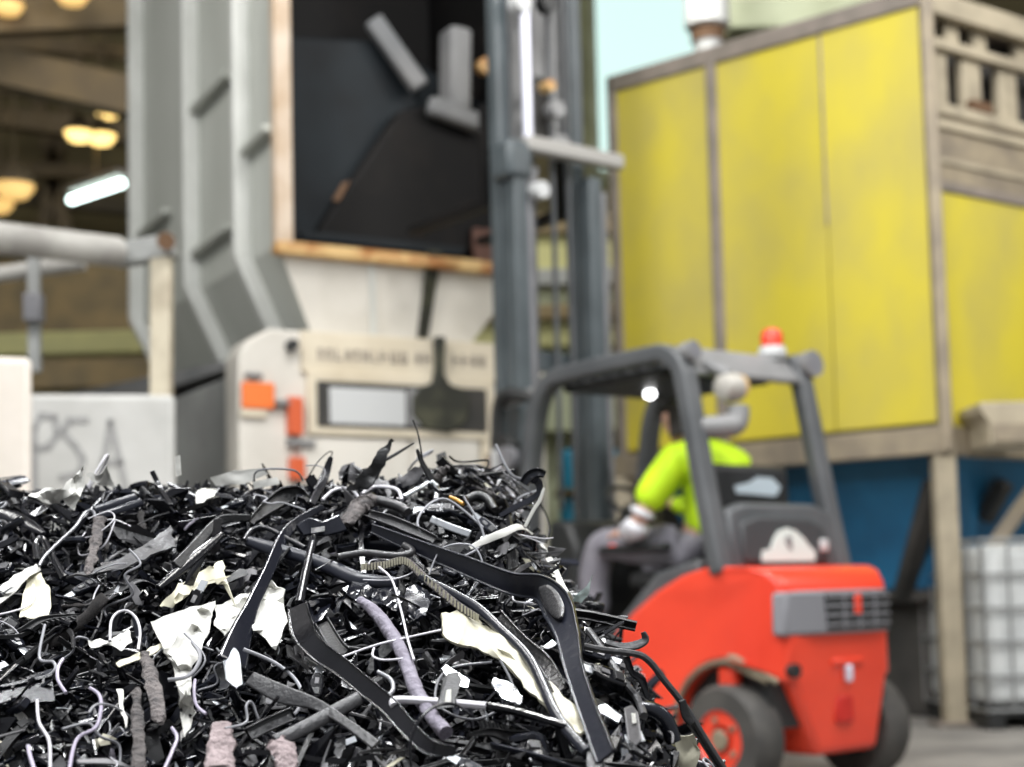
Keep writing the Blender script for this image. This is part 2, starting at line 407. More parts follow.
# ------------------------------------------------------------------ shredder with feed hopper
yaw = math.radians(30)
cpt = at(278, 245, 9.0)
OM = V((cpt.x, 9.0, 0))
RW = Matrix.Rotation(yaw, 4, 'Z')
W, D = 1.76, 3.1
ZB, ZT, ZF = cpt.z, 6.2, at(278, 336, 9.0).z
t = thing('feed_hopper', 'tall grey ribbed feed hopper with a dark rust-rimmed opening', 'hopper', OM, yaw)
hp = t
mb = MB(); th = .04
mb.bb((0, th, ZB), (th, D, ZT)); mb.bb((W - th, th, ZB), (W, D, ZT)); mb.bb((0, D - th, ZB), (W, D, ZT))
mb.build('hopper_shell', M['hopper'], t)
mb = MB(); mb.bb((th, 1.25, ZB), (W - th, 1.3, ZT)); mb.bb((W - th - .02, .05, ZB), (W - th, 1.25, ZT)); mb.bb((th, .05, ZB), (th + .02, 1.25, ZT)); mb.bb((th, .05, ZB), (W - th, 1.25, ZB + .02))
mb.build('hopper_lining', M['nearblack'], t)  # lining panels added to make the mouth interior near-black
# lower funnel
b4 = [(.28, .12, ZF), (W - .42, .12, ZF), (W - .42, D - .3, ZF), (.28, D - .3, ZF)]
t4 = [(0, 0, ZB), (W, 0, ZB), (W, D, ZB), (0, D, ZB)]
mb = MB(); vs = [mb.bm.verts.new(V(p)) for p in b4 + t4]
fl = []
for i in range(4):
    f = mb._f([vs[i], vs[(i+1) % 4], vs[4 + (i+1) % 4], vs[4 + i]])
    if f and i == 0: f.material_index = 1
mb._f(vs[:4]); mb._f(vs[4:])
mb.build('funnel', [M['hopper'], M['white_m']], t, smooth=0)
MB().prism([(.60, ZB - .02), (.64, ZB - .02), (.70, ZF), (.66, ZF)], lambda p: V((p[0], -.015 + .12*(ZB-p[1])/(ZB-ZF), p[1])), lambda p: V((p[0], -.005 + .12*(ZB-p[1])/(ZB-ZF), p[1]))).build('funnel_seam', M['hopper_rib'], t)
for v in (.48, 1.5, 2.85):
    mb = MB()
    mb.bb((-.115, v - .03, ZB + .02), (.0, v + .03, ZT))
    dv = .12 - v * .1
    mb.hexa([(-.115, v - .035, ZB + .02), (0, v - .035, ZB + .02), (0, v + .035, ZB + .02), (-.115, v + .035, ZB + .02)],
            [(.17, v - .035 + dv*.3, ZF - .02), (.285, v - .035 + dv*.3, ZF - .02), (.285, v + .035 + dv*.3, ZF - .02), (.17, v + .035 + dv*.3, ZF - .02)])
    mb.build('rib', M['hopper_rib'], t, bevel=.01)
# horizontal ties between the ribs
for (v, z) in ((1.5, 4.35), (1.5, 3.33), (.48, 3.78), (2.85, 3.75)):
    MB().beam((-.045, v + .02, z - .01), (-.045, v - .75 if v > .6 else .02, z + .03), .07, .05).build('tie_bar', M['hopper'], t, bevel=.01)
# mouth frame
MB().bb((-.03, -.05, ZB - .02), (.085, .03, ZT)).build('mouth_frame_side', M['rim_side'], t, bevel=.012)
MB().bb((W - .06, -.05, ZB - .02), (W + .03, .03, ZT)).build('mouth_frame_side', M['rim_side'], t, bevel=.012)
MB().bb((-.03, -.055, ZB - .06), (W + .03, .04, ZB + .02)).build('mouth_frame_sill', M['rim_rust'], t, bevel=.012)
# grease stain running down the funnel
su = 1.0
MB().prism([(su, ZB + .05), (su + .09, ZB + .05), (su + .075, ZB - .2), (su + .055, ZF), (su - .02, ZF), (su - .005, ZB - .25)],
           lambda p: V((p[0], -.066 if p[1] > ZB - .1 else -.01 + .12*max(0, (ZB-p[1])/(ZB-ZF)), p[1])), lambda p: V((p[0], -.03 if p[1] > ZB - .1 else .002 + .12*max(0, (ZB-p[1])/(ZB-ZF)), p[1]))).build('grease_streak', M['stain'], t)

# tipped bin inside the mouth
t = thing('tipping_bin', 'dark steel bin tipped up inside the hopper mouth', 'bin', OM, yaw)
MB().prism([(.15, ZB + .08), (.15, ZB + 1.44), (.86, ZB + 1.52), (W - .07, ZB + 1.2), (W - .07, ZB + .06)],
           lambda p: V((p[0], .30, p[1])), lambda p: V((p[0], 1.1, p[1]))).build('bin_body', M['steel_dark'], t, bevel=.02)
MB().bb((.12, .26, ZB + .05), (.19, .32, ZB + 1.42)).build('bin_edge', M['dgrey_m'], t, bevel=.01)
MB().prism([(.92, ZB + 1.02), (1.2, ZB + 1.12), (W - .09, ZB + .86), (W - .09, ZB + .1), (.30, ZB + .12)],
           lambda p: V((p[0], .16, p[1])), lambda p: V((p[0], .29, p[1]))).build('bin_chute', M['nearblack'], t, bevel=.03)
MB().prism([(.50, ZB + .48), (.55, ZB + .5), (.47, ZB + .36), (.43, ZB + .36)], lambda p: V((p[0], .145, p[1])), lambda p: V((p[0], .16, p[1]))).build('rust_patch', M['rust'], t)
MB().bb((.2, .12, ZB + .08), (W - .4, .18, ZB + .14)).build('bin_lip', M['steel_dark'], t, bevel=.01)
MB().bb((W - .34, .10, ZB + .04), (W - .07, .15, ZB + .28)).build('rusty_corner_plate', mat('brown_rust_plate', (.10, .045, .03), .7), t, bevel=.02)
mb = MB(); mb.beam((.76, .22, ZB + 1.62), (1.08, .18, ZB + 1.2), .08, .13); mb.build('tilt_link', M['dgrey_m'], t, bevel=.02)
MB().beam((1.34, .15, ZB + 1.62), (1.32, .15, ZB + 1.05), .2, .16).build('tilt_arm', M['dgrey_m'], t, bevel=.03)
MB().tube([(1.52, .12, ZB + 1.38), (1.52, .05, ZB + 1.38)], .055, 14).build('pivot_pin', M['rim_rust'], t)
MB().beam((1.1, .1, ZB + 1.06), (1.5, .1, ZB + .98), .1, .13).build('pivot_plate', M['dgrey_m'], t, bevel=.03)

# machine base
t = thing('shredder_base', 'cream and grey shredder housing with an orange sign below the hopper', 'machine', OM, yaw)
u0_, u1_, v0 = -.30, W + .04, -.12
mb = MB()
mb.prism([(u0_, 0), (u0_, ZF - .16), (u0_ + .05, ZF - .07), (u0_ + .14, ZF - .01), (u0_ + .2, ZF + .02), (u1_, ZF - .02), (u1_, 0)],
         lambda p: V((p[0], v0, p[1])), lambda p: V((p[0], v0 + .25, p[1])))
mb.build('front_cheek', M['white_m'], t, bevel=.015)
MB().bb((u0_ + .02, v0 + .25, 0), (u1_ - .05, 5.4, ZF - .24)).build('side_body', M['grey_m'], t, bevel=.02)
MB().hexa([(u0_ + .0, v0 + .25, ZF - .2), (u1_ - .1, v0 + .25, ZF - .2), (u1_ - .1, 5.4, ZF - .04), (u0_ - .0, 5.4, ZF - .04)],
          [(.2, v0 + .3, ZF - .02), (u1_ - .2, v0 + .3, ZF - .02), (u1_ - .2, 5.4, ZF + .30), (-.1, 5.4, ZF + .30)]).build('top_shoulder', M['dgrey_m'], t)
def fp(x, y):   # pixel on the front plane of the base -> local (u, z)
    d = ray(x, y); n = RW.to_3x3() @ V((0, -1, 0)); p0 = OM + RW.to_3x3() @ V((0, v0, 0))
    s_ = (p0 - CAM).dot(n) / d.dot(n); p = CAM + d * s_
    l = RW.to_3x3().inverted() @ (p - OM); return (l.x, l.z)
def fbox(name, x0, y0, x1, y1, m, d0=.02, inset=0, bevel=.006):
    a, b, c, d = fp(x0, y0), fp(x1, y0), fp(x1, y1), fp(x0, y1)
    ua, ub = (a[0] + d[0]) / 2, (b[0] + c[0]) / 2; za, zb = (a[1] + b[1]) / 2, (c[1] + d[1]) / 2
    return MB().bb((ua, v0 - d0, zb), (ub, v0 + .02 + inset, za)).build(name, M[m], t, bevel=bevel)
fbox('upper_panel', 300, 338, 498, 378, 'cream', .03)
fbox('window_surround', 306, 376, 490, 438, 'cream', .045)
fbox('viewing_window', 314, 386, 483, 430, 'darkgap', .055)
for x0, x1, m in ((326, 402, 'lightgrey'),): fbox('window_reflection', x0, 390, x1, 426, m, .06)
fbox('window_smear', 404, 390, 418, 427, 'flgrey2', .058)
fbox('access_door', 300, 440, 408, 640, 'white_m', .03); fbox('access_door', 414, 440, 478, 640, 'white_m', .03)
fbox('side_trim', 482, 440, 498, 640, 'cream', .035)
fbox('warning_sign', 241, 383, 273, 409, 'orange', .03); fbox('sign_backing', 240, 410, 266, 418, 'cream', .025)
fbox('red_lever', 286, 398, 300, 436, 'redpaint', .06); fbox('red_lever', 288, 458, 302, 480, 'redpaint', .06); fbox('red_strip', 491, 408, 498, 440, 'redpaint', .06)
fbox('latch', 273, 401, 288, 406, 'flgrey2', .06); fbox('latch', 286, 440, 312, 447, 'flgrey2', .06)
fbox('orange_stripe', 484, 455, 497, 500, 'rust', .045)
a = fp(290, 346); MB().tube([(a[0], v0, a[1]), (a[0], v0 - .06, a[1])], .035, 14).build('black_knob', M['flblack'], t)
a = fp(252, 376); MB().tube([(a[0] - .05, v0 - .03, a[1]), (a[0] + .05, v0 - .03, a[1])], .018, 10).build('handle', M['flgrey2'], t)
# worn lettering on the upper panel (too blurred to read in the photo)
rr = random.Random(3)
for w0, w1 in ((316, 400), (413, 426), (450, 484)):
    mb = MB(); x = w0
    while x < w1:
        wl = rr.choice((5, 6, 7)); a, b = fp(x, 349 + (x - 316) * .045), fp(x + wl, 361 + (x - 316) * .045)
        h = a[1] - b[1]; wd = b[0] - a[0]
        mb.bb((a[0], v0 - .034, b[1]), (a[0] + wd * .35, v0 - .025, a[1]))
        zz = b[1] + h * rr.choice((.0, .4, .75)); mb.bb((a[0], v0 - .034, zz), (b[0], v0 - .025, zz + h * .22))
        if rr.random() < .6: mb.bb((b[0] - wd * .3, v0 - .034, b[1]), (b[0], v0 - .025, a[1]))
        x += wl + 3
    mb.build('worn_lettering', M['tan2'], t)
# grease on the base
mb = MB()
pol = [(430, 338), (441, 338), (440, 376), (446, 386), (460, 390), (466, 404), (462, 422), (446, 434), (420, 430), (408, 416), (408, 398), (416, 388), (428, 384), (431, 370)]
lp = [fp(*p) for p in pol]
mb.prism(lp, lambda p: V((p[0], v0 - .07, p[1])), lambda p: V((p[0], v0 - .03, p[1])))
mb.build('grease_streak', M['stain'], t, bevel=.01)

# ------------------------------------------------------------------ yellow container on legs
cA = at(942, 452, 9.8)
PA = V((cA.x, 9.8)); 
PBl = at(622, 480, 11.45); PB = V((PBl.x, 11.45))
PC = PA + (V((.80, .56)).normalized()) * 2.6
PD = PB + (PC - PA)
zb, zt = cA.z, at(940, -14, 9.8).z
t = thing('yellow_container', 'big yellow sheet steel container raised on tan legs', 'container', (PA.x, PA.y, 0))
o3 = V((PA.x, PA.y, 0))
def Q(p, z): return V((p.x, p.y, z)) - o3
dL = (PB - PA).normalized(); nL = V((-dL.y, dL.x));
if nL.dot(PA) > 0: nL = -nL
dR = (PC - PA).normalized(); nR = V((dR.y, -dR.x))
if nR.dot(V((0, 1))) > 0: nR = -nR
LL = (PB - PA).length
def lpanel(name, s0, s1, z0, z1, off, thk, m, bev=.01):
    a = PA + dL * s0 + nL * off; b = PA + dL * s1 + nL * off
    a2 = a - nL * thk; b2 = b - nL * thk
    return MB().hexa([Q(a, z0), Q(b, z0), Q(b2, z0), Q(a2, z0)], [Q(a, z1), Q(b, z1), Q(b2, z1), Q(a2, z1)]).build(name, M[m], t, bevel=bev)
def rpanel(name, s0, s1, z0, z1, off, thk, m, bev=.01):
    a = PA + dR * s0 + nR * off; b = PA + dR * s1 + nR * off
    a2 = a - nR * thk; b2 = b - nR * thk
    return MB().hexa([Q(a, z0), Q(b, z0), Q(b2, z0), Q(a2, z0)], [Q(a, z1), Q(b, z1), Q(b2, z1), Q(a2, z1)]).build(name, M[m], t, bevel=bev)
def s_at(x, y=250):
    d = ray(x, y); # intersect vertical plane
    n = V((nL.x, nL.y, 0)); k = (V((PA.x, PA.y, 0)) - CAM).dot(n) / d.dot(n); p = CAM + d * k
    return (V((p.x, p.y)) - PA).dot(dL)
zm = zt - .07
s1 = s_at(718); s2 = s_at(822, 100)
lpanel('side_panel', .02, s2 - .003, zb + .2, zm, 0, .04, 'yellow'); lpanel('side_panel', s2 + .003, s1, zb + .2, zm, -.004, .04, 'yellow'); lpanel('side_panel', s1, LL, zb + .2, zm, 0, .04, 'yellow')
lpanel('batten', s1 - .04, s1 + .04, zb + .1, zm, .035, .05, 'tan2'); lpanel('batten', LL - .06, LL + .02, zb, zt, .03, .06, 'tan2')
lpanel('seam_strip', s2 - .012, s2 + .012, zt - 1.5, zm, .008, .02, 'tan')
lpanel('top_rail', -.05, LL + .02, zm - .06, zt, .03, .08, 'tan2')
lpanel('bottom_rail', -.03, LL + .05, zb - .01, zb + .17, .05, .12, 'tan')
MB().hexa([Q(p, zb + .1) for p in (PA, PB, PD, PC)], [Q(p, zb + .16) for p in (PA, PB, PD, PC)]).build('container_floor', M['darkgap'], t)
MB().hexa([Q(p, zt - .12) for p in (PA - nL*.06, PB - nL*.06, PD, PC)], [Q(p, zt - .06) for p in (PA - nL*.06, PB - nL*.06, PD, PC)]).build('container_lid', M['tan2'], t)
zy = at(950, 190, 9.85).z
rpanel('end_panel', .06, 2.6, zb + .16, zy, 0, .04, 'yellow')
rpanel('bottom_rail', -.03, 2.65, zb - .02, zb + .17, .04, .12, 'tan')
rpanel('end_rail', .04, 2.6, zy, zy + .07, .02, .08, 'tan2')
rpanel('end_upper_sheet', .06, 2.6, zy + .07, zy + .55, -.03, .05, 'tan'); rpanel('end_sheet_ledge', .06, 2.6, zy + .2, zy + .24, -.01, .05, 'beige'); rpanel('end_sheet_ledge', .06, 2.6, zy + .44, zy + .5, -.0, .05, 'beige')
rpanel('dark_opening', .06, 2.6, zy + .55, zt, -.22, .05, 'darkgap')
rpanel('opening_rail', .06, 2.6, zy + 1.0, zy + 1.07, .0, .08, 'beige'); rpanel('opening_rail', .06, 2.6, zy + .54, zy + .62, .0, .08, 'beige'); rpanel('opening_rail', .06, 2.6, zt - .16, zt, .02, .08, 'beige')
for s in (.22, .58, .98, 1.5): rpanel('opening_bar', s - .1, s + .1, zy + .6, zy + 1.02, -.06, .07, 'beige')
for s in (.42, .72, 1.2): rpanel('opening_bar', s - .07, s + .07, zy + 1.05, zt - .1, -.08, .07, 'beige')
rpanel('rusty_lump', .5, .72, zy + .62, zy + .7, .0, .06, 'rust')
# corner post
def post(name, p, z0, z1, w, m): 
    a = [V((p.x - w/2, p.y - w/2)), V((p.x + w/2, p.y - w/2)), V((p.x + w/2, p.y + w/2)), V((p.x - w/2, p.y + w/2))]
    return MB().hexa([Q(q, z0) for q in a], [Q(q, z1) for q in a]).build(name, M[m], t, bevel=.01)
post('corner_post', PA + nL*.02 + nR*.02 + dR*.03, zb, zt, .085, 'tan'); post('corner_post', PC, zb, zt, .1, 'tan')
lg = PA + V((.02, .06))
post('leg', lg, 0, zb + .08, .14, 'beige'); post('leg', PB, 0, zb, .14, 'beige'); post('leg', PC, 0, zb, .14, 'beige'); post('leg', PD, 0, zb, .14, 'beige')
MB().bb(Q(lg, 0) + V((-.14, -.14, 0)), Q(lg, .03) + V((.14, .14, 0))).build('foot_plate', M['tan2'], t, bevel=.005)
MB().beam(at(934, 482, 10.05) - o3, at(902, 600, 10.5) - o3, .12, .1).build('brace', M['darkgap'], t, bevel=.01)
MB().beam(at(1052, 465, 9.95) - o3, at(992, 548, 10.1) - o3, .1, .1).build('brace', M['tan'], t, bevel=.01)
MB().beam(at(1005, 482, 10.35) - o3, at(985, 520, 10.5) - o3, .1, .1).build('brace', M['darkgap'], t, bevel=.01)

# blue discharge funnel under the container
p1, p2, p3, p4 = (PA + (PB - PA)*.04 + (PD - PB)*.12), (PB + (PD-PB)*.1), (PB + (PD-PB)*.8), (PA + (PC-PA)*.8)
ctr = (p1 + p2 + p3 + p4) / 4
t = thing('discharge_funnel', 'dark blue steel funnel hanging under the yellow container', 'funnel', (ctr.x, ctr.y, 0))
def q2(p, z): return V((p.x - ctr.x, p.y - ctr.y, z))
lo = [p1 + (ctr-p1)*.15, p2 + (ctr - p2)*.3, p3 + (ctr - p3)*.5, p4 + (ctr - p4)*.5]
MB().hexa([q2(p, .88) for p in lo], [q2(p, zb + .1) for p in (p1, p2, p3, p4)]).build('funnel_body', M['blue'], t, bevel=.02)
MB().hexa([q2(p, .80) for p in lo], [q2(p, .88) for p in lo]).build('funnel_flange', M['darkgap'], t, bevel=.01)
MB().hexa([q2(p + (ctr-p)*.2, 0) for p in lo], [q2(p + (ctr-p)*.2, .80) for p in lo]).build('discharge_box', M['darkgap'], t, bevel=.02)
tag(MB().bb((1.2, 13.4, 0), (9, 13.6, 2.1)).build('dark_partition', M['darkgap']), 'black partition behind the legs of the yellow container', 'partition')

# grey junction box by the right edge
a = at(988, 402, 9.45); b = at(1060, 444, 9.45)
t = thing('junction_box', 'small beige box fixed low on the yellow end panel', 'box', (a.x, 9.45, b.z))
wz = a.z - b.z
MB().prism([(0, 0), (0, wz*.55), (-.05, wz*.8), (-.05, wz), (b.x - a.x, wz), (b.x - a.x, 0)], lambda p: V((p[0], 0, p[1])), lambda p: V((p[0], .5, p[1]))).build('box_body', M['beige'], t, bevel=.012)
MB().bb((.02, -.015, .02), (b.x - a.x, .0, wz*.5)).build('box_lid', M['tan'], t, bevel=.005)

# IBC tank
a = at(980, 540, 9.5); b = at(980, 728, 9.5)
t = thing('ibc_tank', 'white caged liquid tank on a black pallet beside the tan leg', 'tank', (a.x, 9.5, 0), math.radians(6))
ht, hb = a.z, max(.12, b.z)
MB().bb((.03, .03, hb + .02), (1.05, 1.05, ht - .03)).build('tank_bottle', M['ibc'], t, bevel=.07, seg=4)
mb = MB()
for i in range(7): mb.tube([(.0 + i*.175, 0, hb), (.0 + i*.175, 0, ht)], .010, 8)
for i in range(6): mb.tube([(0, i*.21, hb), (0, i*.21, ht)], .010, 8)
for k in range(6):
    z = hb + (ht - hb) * k / 5; mb.tube([(1.07, 0, z), (0, 0, z), (0, 1.07, z)], .012, 8)
mb.build('cage', M['cage'], t)
mb = MB()
for y in (0, .5, 1.0): mb.bb((0, y, hb - .04), (1.07, y + .08, hb))
for x in (0, .48, .96): mb.bb((x, 0, 0), (x + .11, 1.07, hb - .04))
mb.build('pallet', M['flblack'], t, bevel=.005)

# things beyond the container top
t = thing('roof_fan', 'white and brown extractor unit above the yellow container', 'fan', at(708, 40, 13))
o4 = t.location.copy()
MB().lathe([(.12, -.15), (.14, .1), (.2, .12), (.2, .4), (.12, .5), (.12, 2)], 18).build('fan_housing', M['lightgrey'], t)
MB().lathe([(.15, -.02), (.155, .1)], 18).build('rust_band', M['rust'], t)
MB().lathe([(.12, -1.8), (.12, -.15)], 14).build('fan_pipe', M['grey_m'], t)
slab('upper_duct', 'sage green duct running above the yellow container', 'duct', 726, -60, 960, 22, 14, .6, 'sage')

# ------------------------------------------------------------------ forklift
YAW = math.radians(38)
wl = at(733, 737, 6.9)
Rv = V((math.cos(YAW), math.sin(YAW), 0)); Hv = V((-math.sin(YAW), math.cos(YAW), 0))
OF = V((wl.x, 6.9, 0)) + Rv * .44
fk = t = thing('forklift', 'red and dark grey forklift with its mast raised beside the scrap heap', 'forklift', OF, YAW)
# counterweight
arch = [(.345*math.cos(a), .25 + .345*math.sin(a)) for a in [math.radians(k) for k in range(132, -10, -14)]]
prof = [(-.262, .50), (-.285, .70), (-.285, .84), (-.265, .95), (-.20, 1.01), (-.10, 1.03), (.12, 1.035), (.28, 1.0), (.45, .93), (.62, .83), (.78, .70), (.92, .58), (.95, .5), (.95, .24)]
poly = prof + arch[::-1]
def hw(y): return .48 - (.13 * ((-.06 - y) / .22) ** 1.6 if y < -.06 else 0)
mb = MB()
# plan-rounded body: rear part built from slices so that the corners curve
def cwx(y, z, s): return s * (hw(y) - .05 * max(0, (z - .80)))
mb.prism(poly, lambda p: V((cwx(p[0], p[1], -1), p[0], p[1])), lambda p: V((cwx(p[0], p[1], 1), p[0], p[1])))
mb.build('counterweight', M['flred'], t, bevel=.045, seg=3, smooth=40)
MB().hexa([(-.12, -.225, .16), (.30, -.225, .16), (.36, -.02, .16), (-.16, -.02, .16)],
          [(-.36, -.275, .60), (.36, -.275, .60), (.46, -.02, .60), (-.45, -.02, .60)]).build('counterweight_foot', M['flred'], t, bevel=.035, seg=3)
# arch lip
mb = MB()
for s in (-1,):
    pts = [(s*(hw(p[0]) - .005), p[0]*1.02, .25 + (p[1]-.25)*1.02) for p in arch]
    mb.tube(pts, .014, 8)
mb.build('wheel_arch_lip', M['dusty'], t)
MB().bb((-.40, -.2, .3), (.40, .3, .62)).build('axle_well', M['flblack'], t)
# grille
g = MB().prism([(-.40, -.235), (-.35, -.285), (-.16, -.315), (.18, -.315), (.345, -.29), (.375, -.25)], lambda p: V((p[0] - .02*(p[0] < -.3), p[1], .715)), lambda p: V((p[0], p[1] + .01, .915))).build('grille_frame', M['grille_grey'], t, bevel=.015)
MB().bb((-.13, -.318, .735), (.31, -.29, .90)).build('grille_recess', M['flblack'], g)
for k in range(4): MB().bb((-.13, -.328, .752 + k*.042), (.31, -.312, .764 + k*.042)).build('slat', M['grille_grey'], g, bevel=.003)
for x in (-.02, .09, .2): MB().bb((x, -.326, .735), (x + .01, -.312, .90)).build('slat', M['grille_grey'], g)
MB().bb((.055, -.332, .80), (.10, -.318, .895)).build('red_lamp', M['flred'], g, bevel=.01)
MB().bb((.02, -.305, .49), (.055, -.27, .57)).build('tow_pin', M['chrome'], t, bevel=.012)
MB().bb((-.06, -.285, .57), (.16, -.262, .60)).build('tow_shelf', M['flred'], t, bevel=.008)
MB().bb((-.02, -.262, .30), (.10, -.235, .43)).build('recess_shade_plate', mat('shaded_recess_red', (.55, .02, .012), .5), t, bevel=.02)  # raised plate in darker red, the shade of a recess put into its colour
MB().tube([(-.33, -.30, .56), (-.33, -.22, .56)], .032, 12).build('side_hole', M['flblack'], t)
MB().prism([(-.20, .50), (-.16, .60), (-.04, .64), (.02, .60), (-.1, .56)], lambda p: V((-hw(p[0]) - .012, p[0], p[1])), lambda p: V((-hw(p[0]) + .02, p[0], p[1]))).build('dusty_patch', M['dusty'], t, bevel=.01)
MB().bb((-.47, -.04, .46), (-.40, .06, .58)).build('inner_bracket', M['flred'], t, bevel=.02)
# wheels
def wheel(x, y, r, wd, red=True):
    w_ = MB().lathe([(r*.55, -wd/2), (r*.92, -wd/2), (r, -wd/2 + .03), (r, wd/2 - .03), (r*.92, wd/2), (r*.55, wd/2), (r*.55, -wd/2)], 32, (x, y, r), 'x', caps=False).build('wheel', M['tyre'], t)
    s = -1 if x < 0 else 1
    MB().lathe([(r*.2, s*wd*.30), (r*.3, s*wd*.44), (r*.5, s*wd*.40), (r*.56, s*wd*.50), (r*.58, s*wd*.2)], 24, (x, y, r), 'x').build('rim', M['flred'], w_)
    MB().lathe([(r*.1, s*wd*.3), (r*.2, s*wd*.5), (r*.16, s*wd*.55)], 16, (x, y, r), 'x').build('hub', M['dusty'], w_)
    mb = MB()
    for k in range(5):
        a = 2*PI*k/5; mb.tube([(x + s*wd*.4, y + math.cos(a)*r*.38, r + math.sin(a)*r*.38), (x + s*wd*.5, y + math.cos(a)*r*.38, r + math.sin(a)*r*.38)], .014, 8)
    mb.build('wheel_nut', M['dusty'], w_)
wheel(-.44, 0, .25, .18); wheel(.46, 0, .25, .18); wheel(-.46, 1.38, .32, .2); wheel(.46, 1.38, .32, .2)
# chassis and step
MB().prism([(.95, .3), (.95, .66), (1.2, .62), (1.62, .55), (1.62, .3)], lambda p: V((-.46, p[0], p[1])), lambda p: V((.46, p[0], p[1]))).build('chassis', M['flgrey'], t, bevel=.02)
MB().prism([(.2, 1.0), (.2, 1.08), (.5, 1.02), (.95, .66), (.95, .55), (.3, .7)], lambda p: V((-.42, p[0], p[1])), lambda p: V((.42, p[0], p[1]))).build('seat_pedestal', M['flgrey'], t, bevel=.03)
MB().bb((-.44, .62, .62), (-.30, .8, .68)).build('side_step', M['lightgrey'], t, bevel=.02)
# rear hood panel between pillars
MB().prism([(-.38, 1.02), (.38, 1.02), (.36, 1.30), (.25, 1.335), (-.25, 1.335), (-.36, 1.30)], lambda p: V((p[0], .02 + (p[1]-1)*.12, p[1])), lambda p: V((p[0], .10 + (p[1]-1)*.12, p[1]))).build('rear_hood_frame', M['flgrey'], t, bevel=.02)
hd = MB().prism([(-.31, 1.05), (.29, 1.05), (.28, 1.22), (.18, 1.262), (-.18, 1.27), (-.3, 1.24)], lambda p: V((p[0], .0 + (p[1]-1)*.12, p[1])), lambda p: V((p[0], .03 + (p[1]-1)*.12, p[1]))).build('rear_hood_panel', M['seat_shell'], t, bevel=.015)
e0 = [(-.2, 1.055), (.17, 1.055), (.18, 1.10), (.135, 1.135), (.11, 1.165), (.06, 1.20), (0, 1.215), (-.06, 1.20), (-.1, 1.165), (-.13, 1.115), (-.19, 1.105)]
MB().prism(e0, lambda p: V((p[0], -.008 + (p[1]-1)*.12, p[1])), lambda p: V((p[0], .003 + (p[1]-1)*.12, p[1]))).build('white_emblem', M['emblem'], hd)
MB().prism([(-.005, 1.11), (.015, 1.11), (.02, 1.17), (-.01, 1.18), (-.03, 1.15)], lambda p: V((p[0], -.012 + (p[1]-1)*.12, p[1])), lambda p: V((p[0], .0 + (p[1]-1)*.12, p[1]))).build('emblem_mark', M['flgrey2'], hd)
MB().bb((.22, -.01, 1.10), (.27, .02, 1.16)).build('pale_button', M['lightgrey'], t, bevel=.01)
# overhead guard
zt_ = 2.08
def pil(name, pts, w_, h_, m='flgrey', parent=t):
    P_ = spline(pts, 6)
    pr = [(-w_/2, -h_/2), (w_/2, -h_/2), (w_/2, h_/2), (-w_/2, h_/2)]
    return MB().sweep(P_, pr, V((1, 0, 0.001))).build(name, M[m], parent, bevel=.018, seg=3)
for s in (-1, 1):
    pil('guard_rail', [(s*.42, .05, 1.0), (s*.42, .14, 1.4), (s*.42, .23, 1.85), (s*.42, .27, 2.0), (s*.42, .36, zt_ - .01), (s*.42, .5, zt_), (s*.42, 1.1, zt_ - .01), (s*.42, 1.26, zt_ - .04), (s*.42, 1.36, 1.93), (s*.42, 1.42, 1.7), (s*.42, 1.5, 1.2), (s*.42, 1.55, .6)], .085, .10)
MB().prism([(.235, 1.95), (.21, 1.97), (.32, 2.11), (.42, 2.11), (.42, 2.05)], lambda p: V((-.37, p[0], p[1])), lambda p: V((.37, p[0], p[1]))).build('rear_cross_panel', M['flgrey2'], t, bevel=.015)
MB().beam((-.42, 1.22, 2.05), (.42, 1.22, 2.05), .1, .06).build('front_cross_bar', M['flgrey'], t, bevel=.01)
for k in range(6): MB().bb((-.4, .52 + k*.115, 2.03), (.4, .55 + k*.115, 2.07)).build('roof_slat', M['flgrey'], t, bevel=.004)
for x, rr_, m in ((-.40, .05, 'flgrey2'), (.46, .07, 'flgrey2')):
    MB().tube([(x, .28, 2.06), (x, .20, 2.07)], rr_, 14).build('corner_lamp', M[m], t)
    MB().tube([(x, .20, 2.07), (x, .192, 2.07)], rr_*.75, 14).build('corner_lamp_lens', M['grille_grey'], t)
for x in (.44,):
    MB().bb((x - .07, .24, 1.98), (x + .07, .38, 2.12)).build('corner_joint', M['flgrey'], t, bevel=.03)
b = MB().lathe([(.06, 0), (.075, .03), (.065, .07)], 16, (.30, .34, 2.09)).build('beacon_base', M['lightgrey'], t)
MB().lathe([(.055, .07), (.058, .13), (.04, .16), (.005, .17)], 16, (.30, .34, 2.09)).build('beacon_lens', M['lampred'], b)
# work lamp on bracket by the left rear pillar
MB().tube(spline([(-.40, .22, 1.70), (-.30, .14, 1.70), (-.22, .12, 1.72), (-.20, .12, 1.80)], 5), .056, 12).build('lamp_bracket', M['flgrey2'], t)
wlm = MB().lathe([(.03, -.06), (.06, -.045), (.074, .02), (.066, .055)], 18, (-.25, .13, 1.89), 'x').build('work_lamp', M['lampwhite'], t)
MB().lathe([(.06, .05), (.055, .062), (.03, .07)], 16, (-.24, .115, 1.895), 'x').build('lamp_lens', M['lampamber'], wlm)
MB().tube([(-.24, .13, 1.95), (-.3, .24, 2.02)], .03, 10).build('lamp_arm', M['flgrey2'], t)
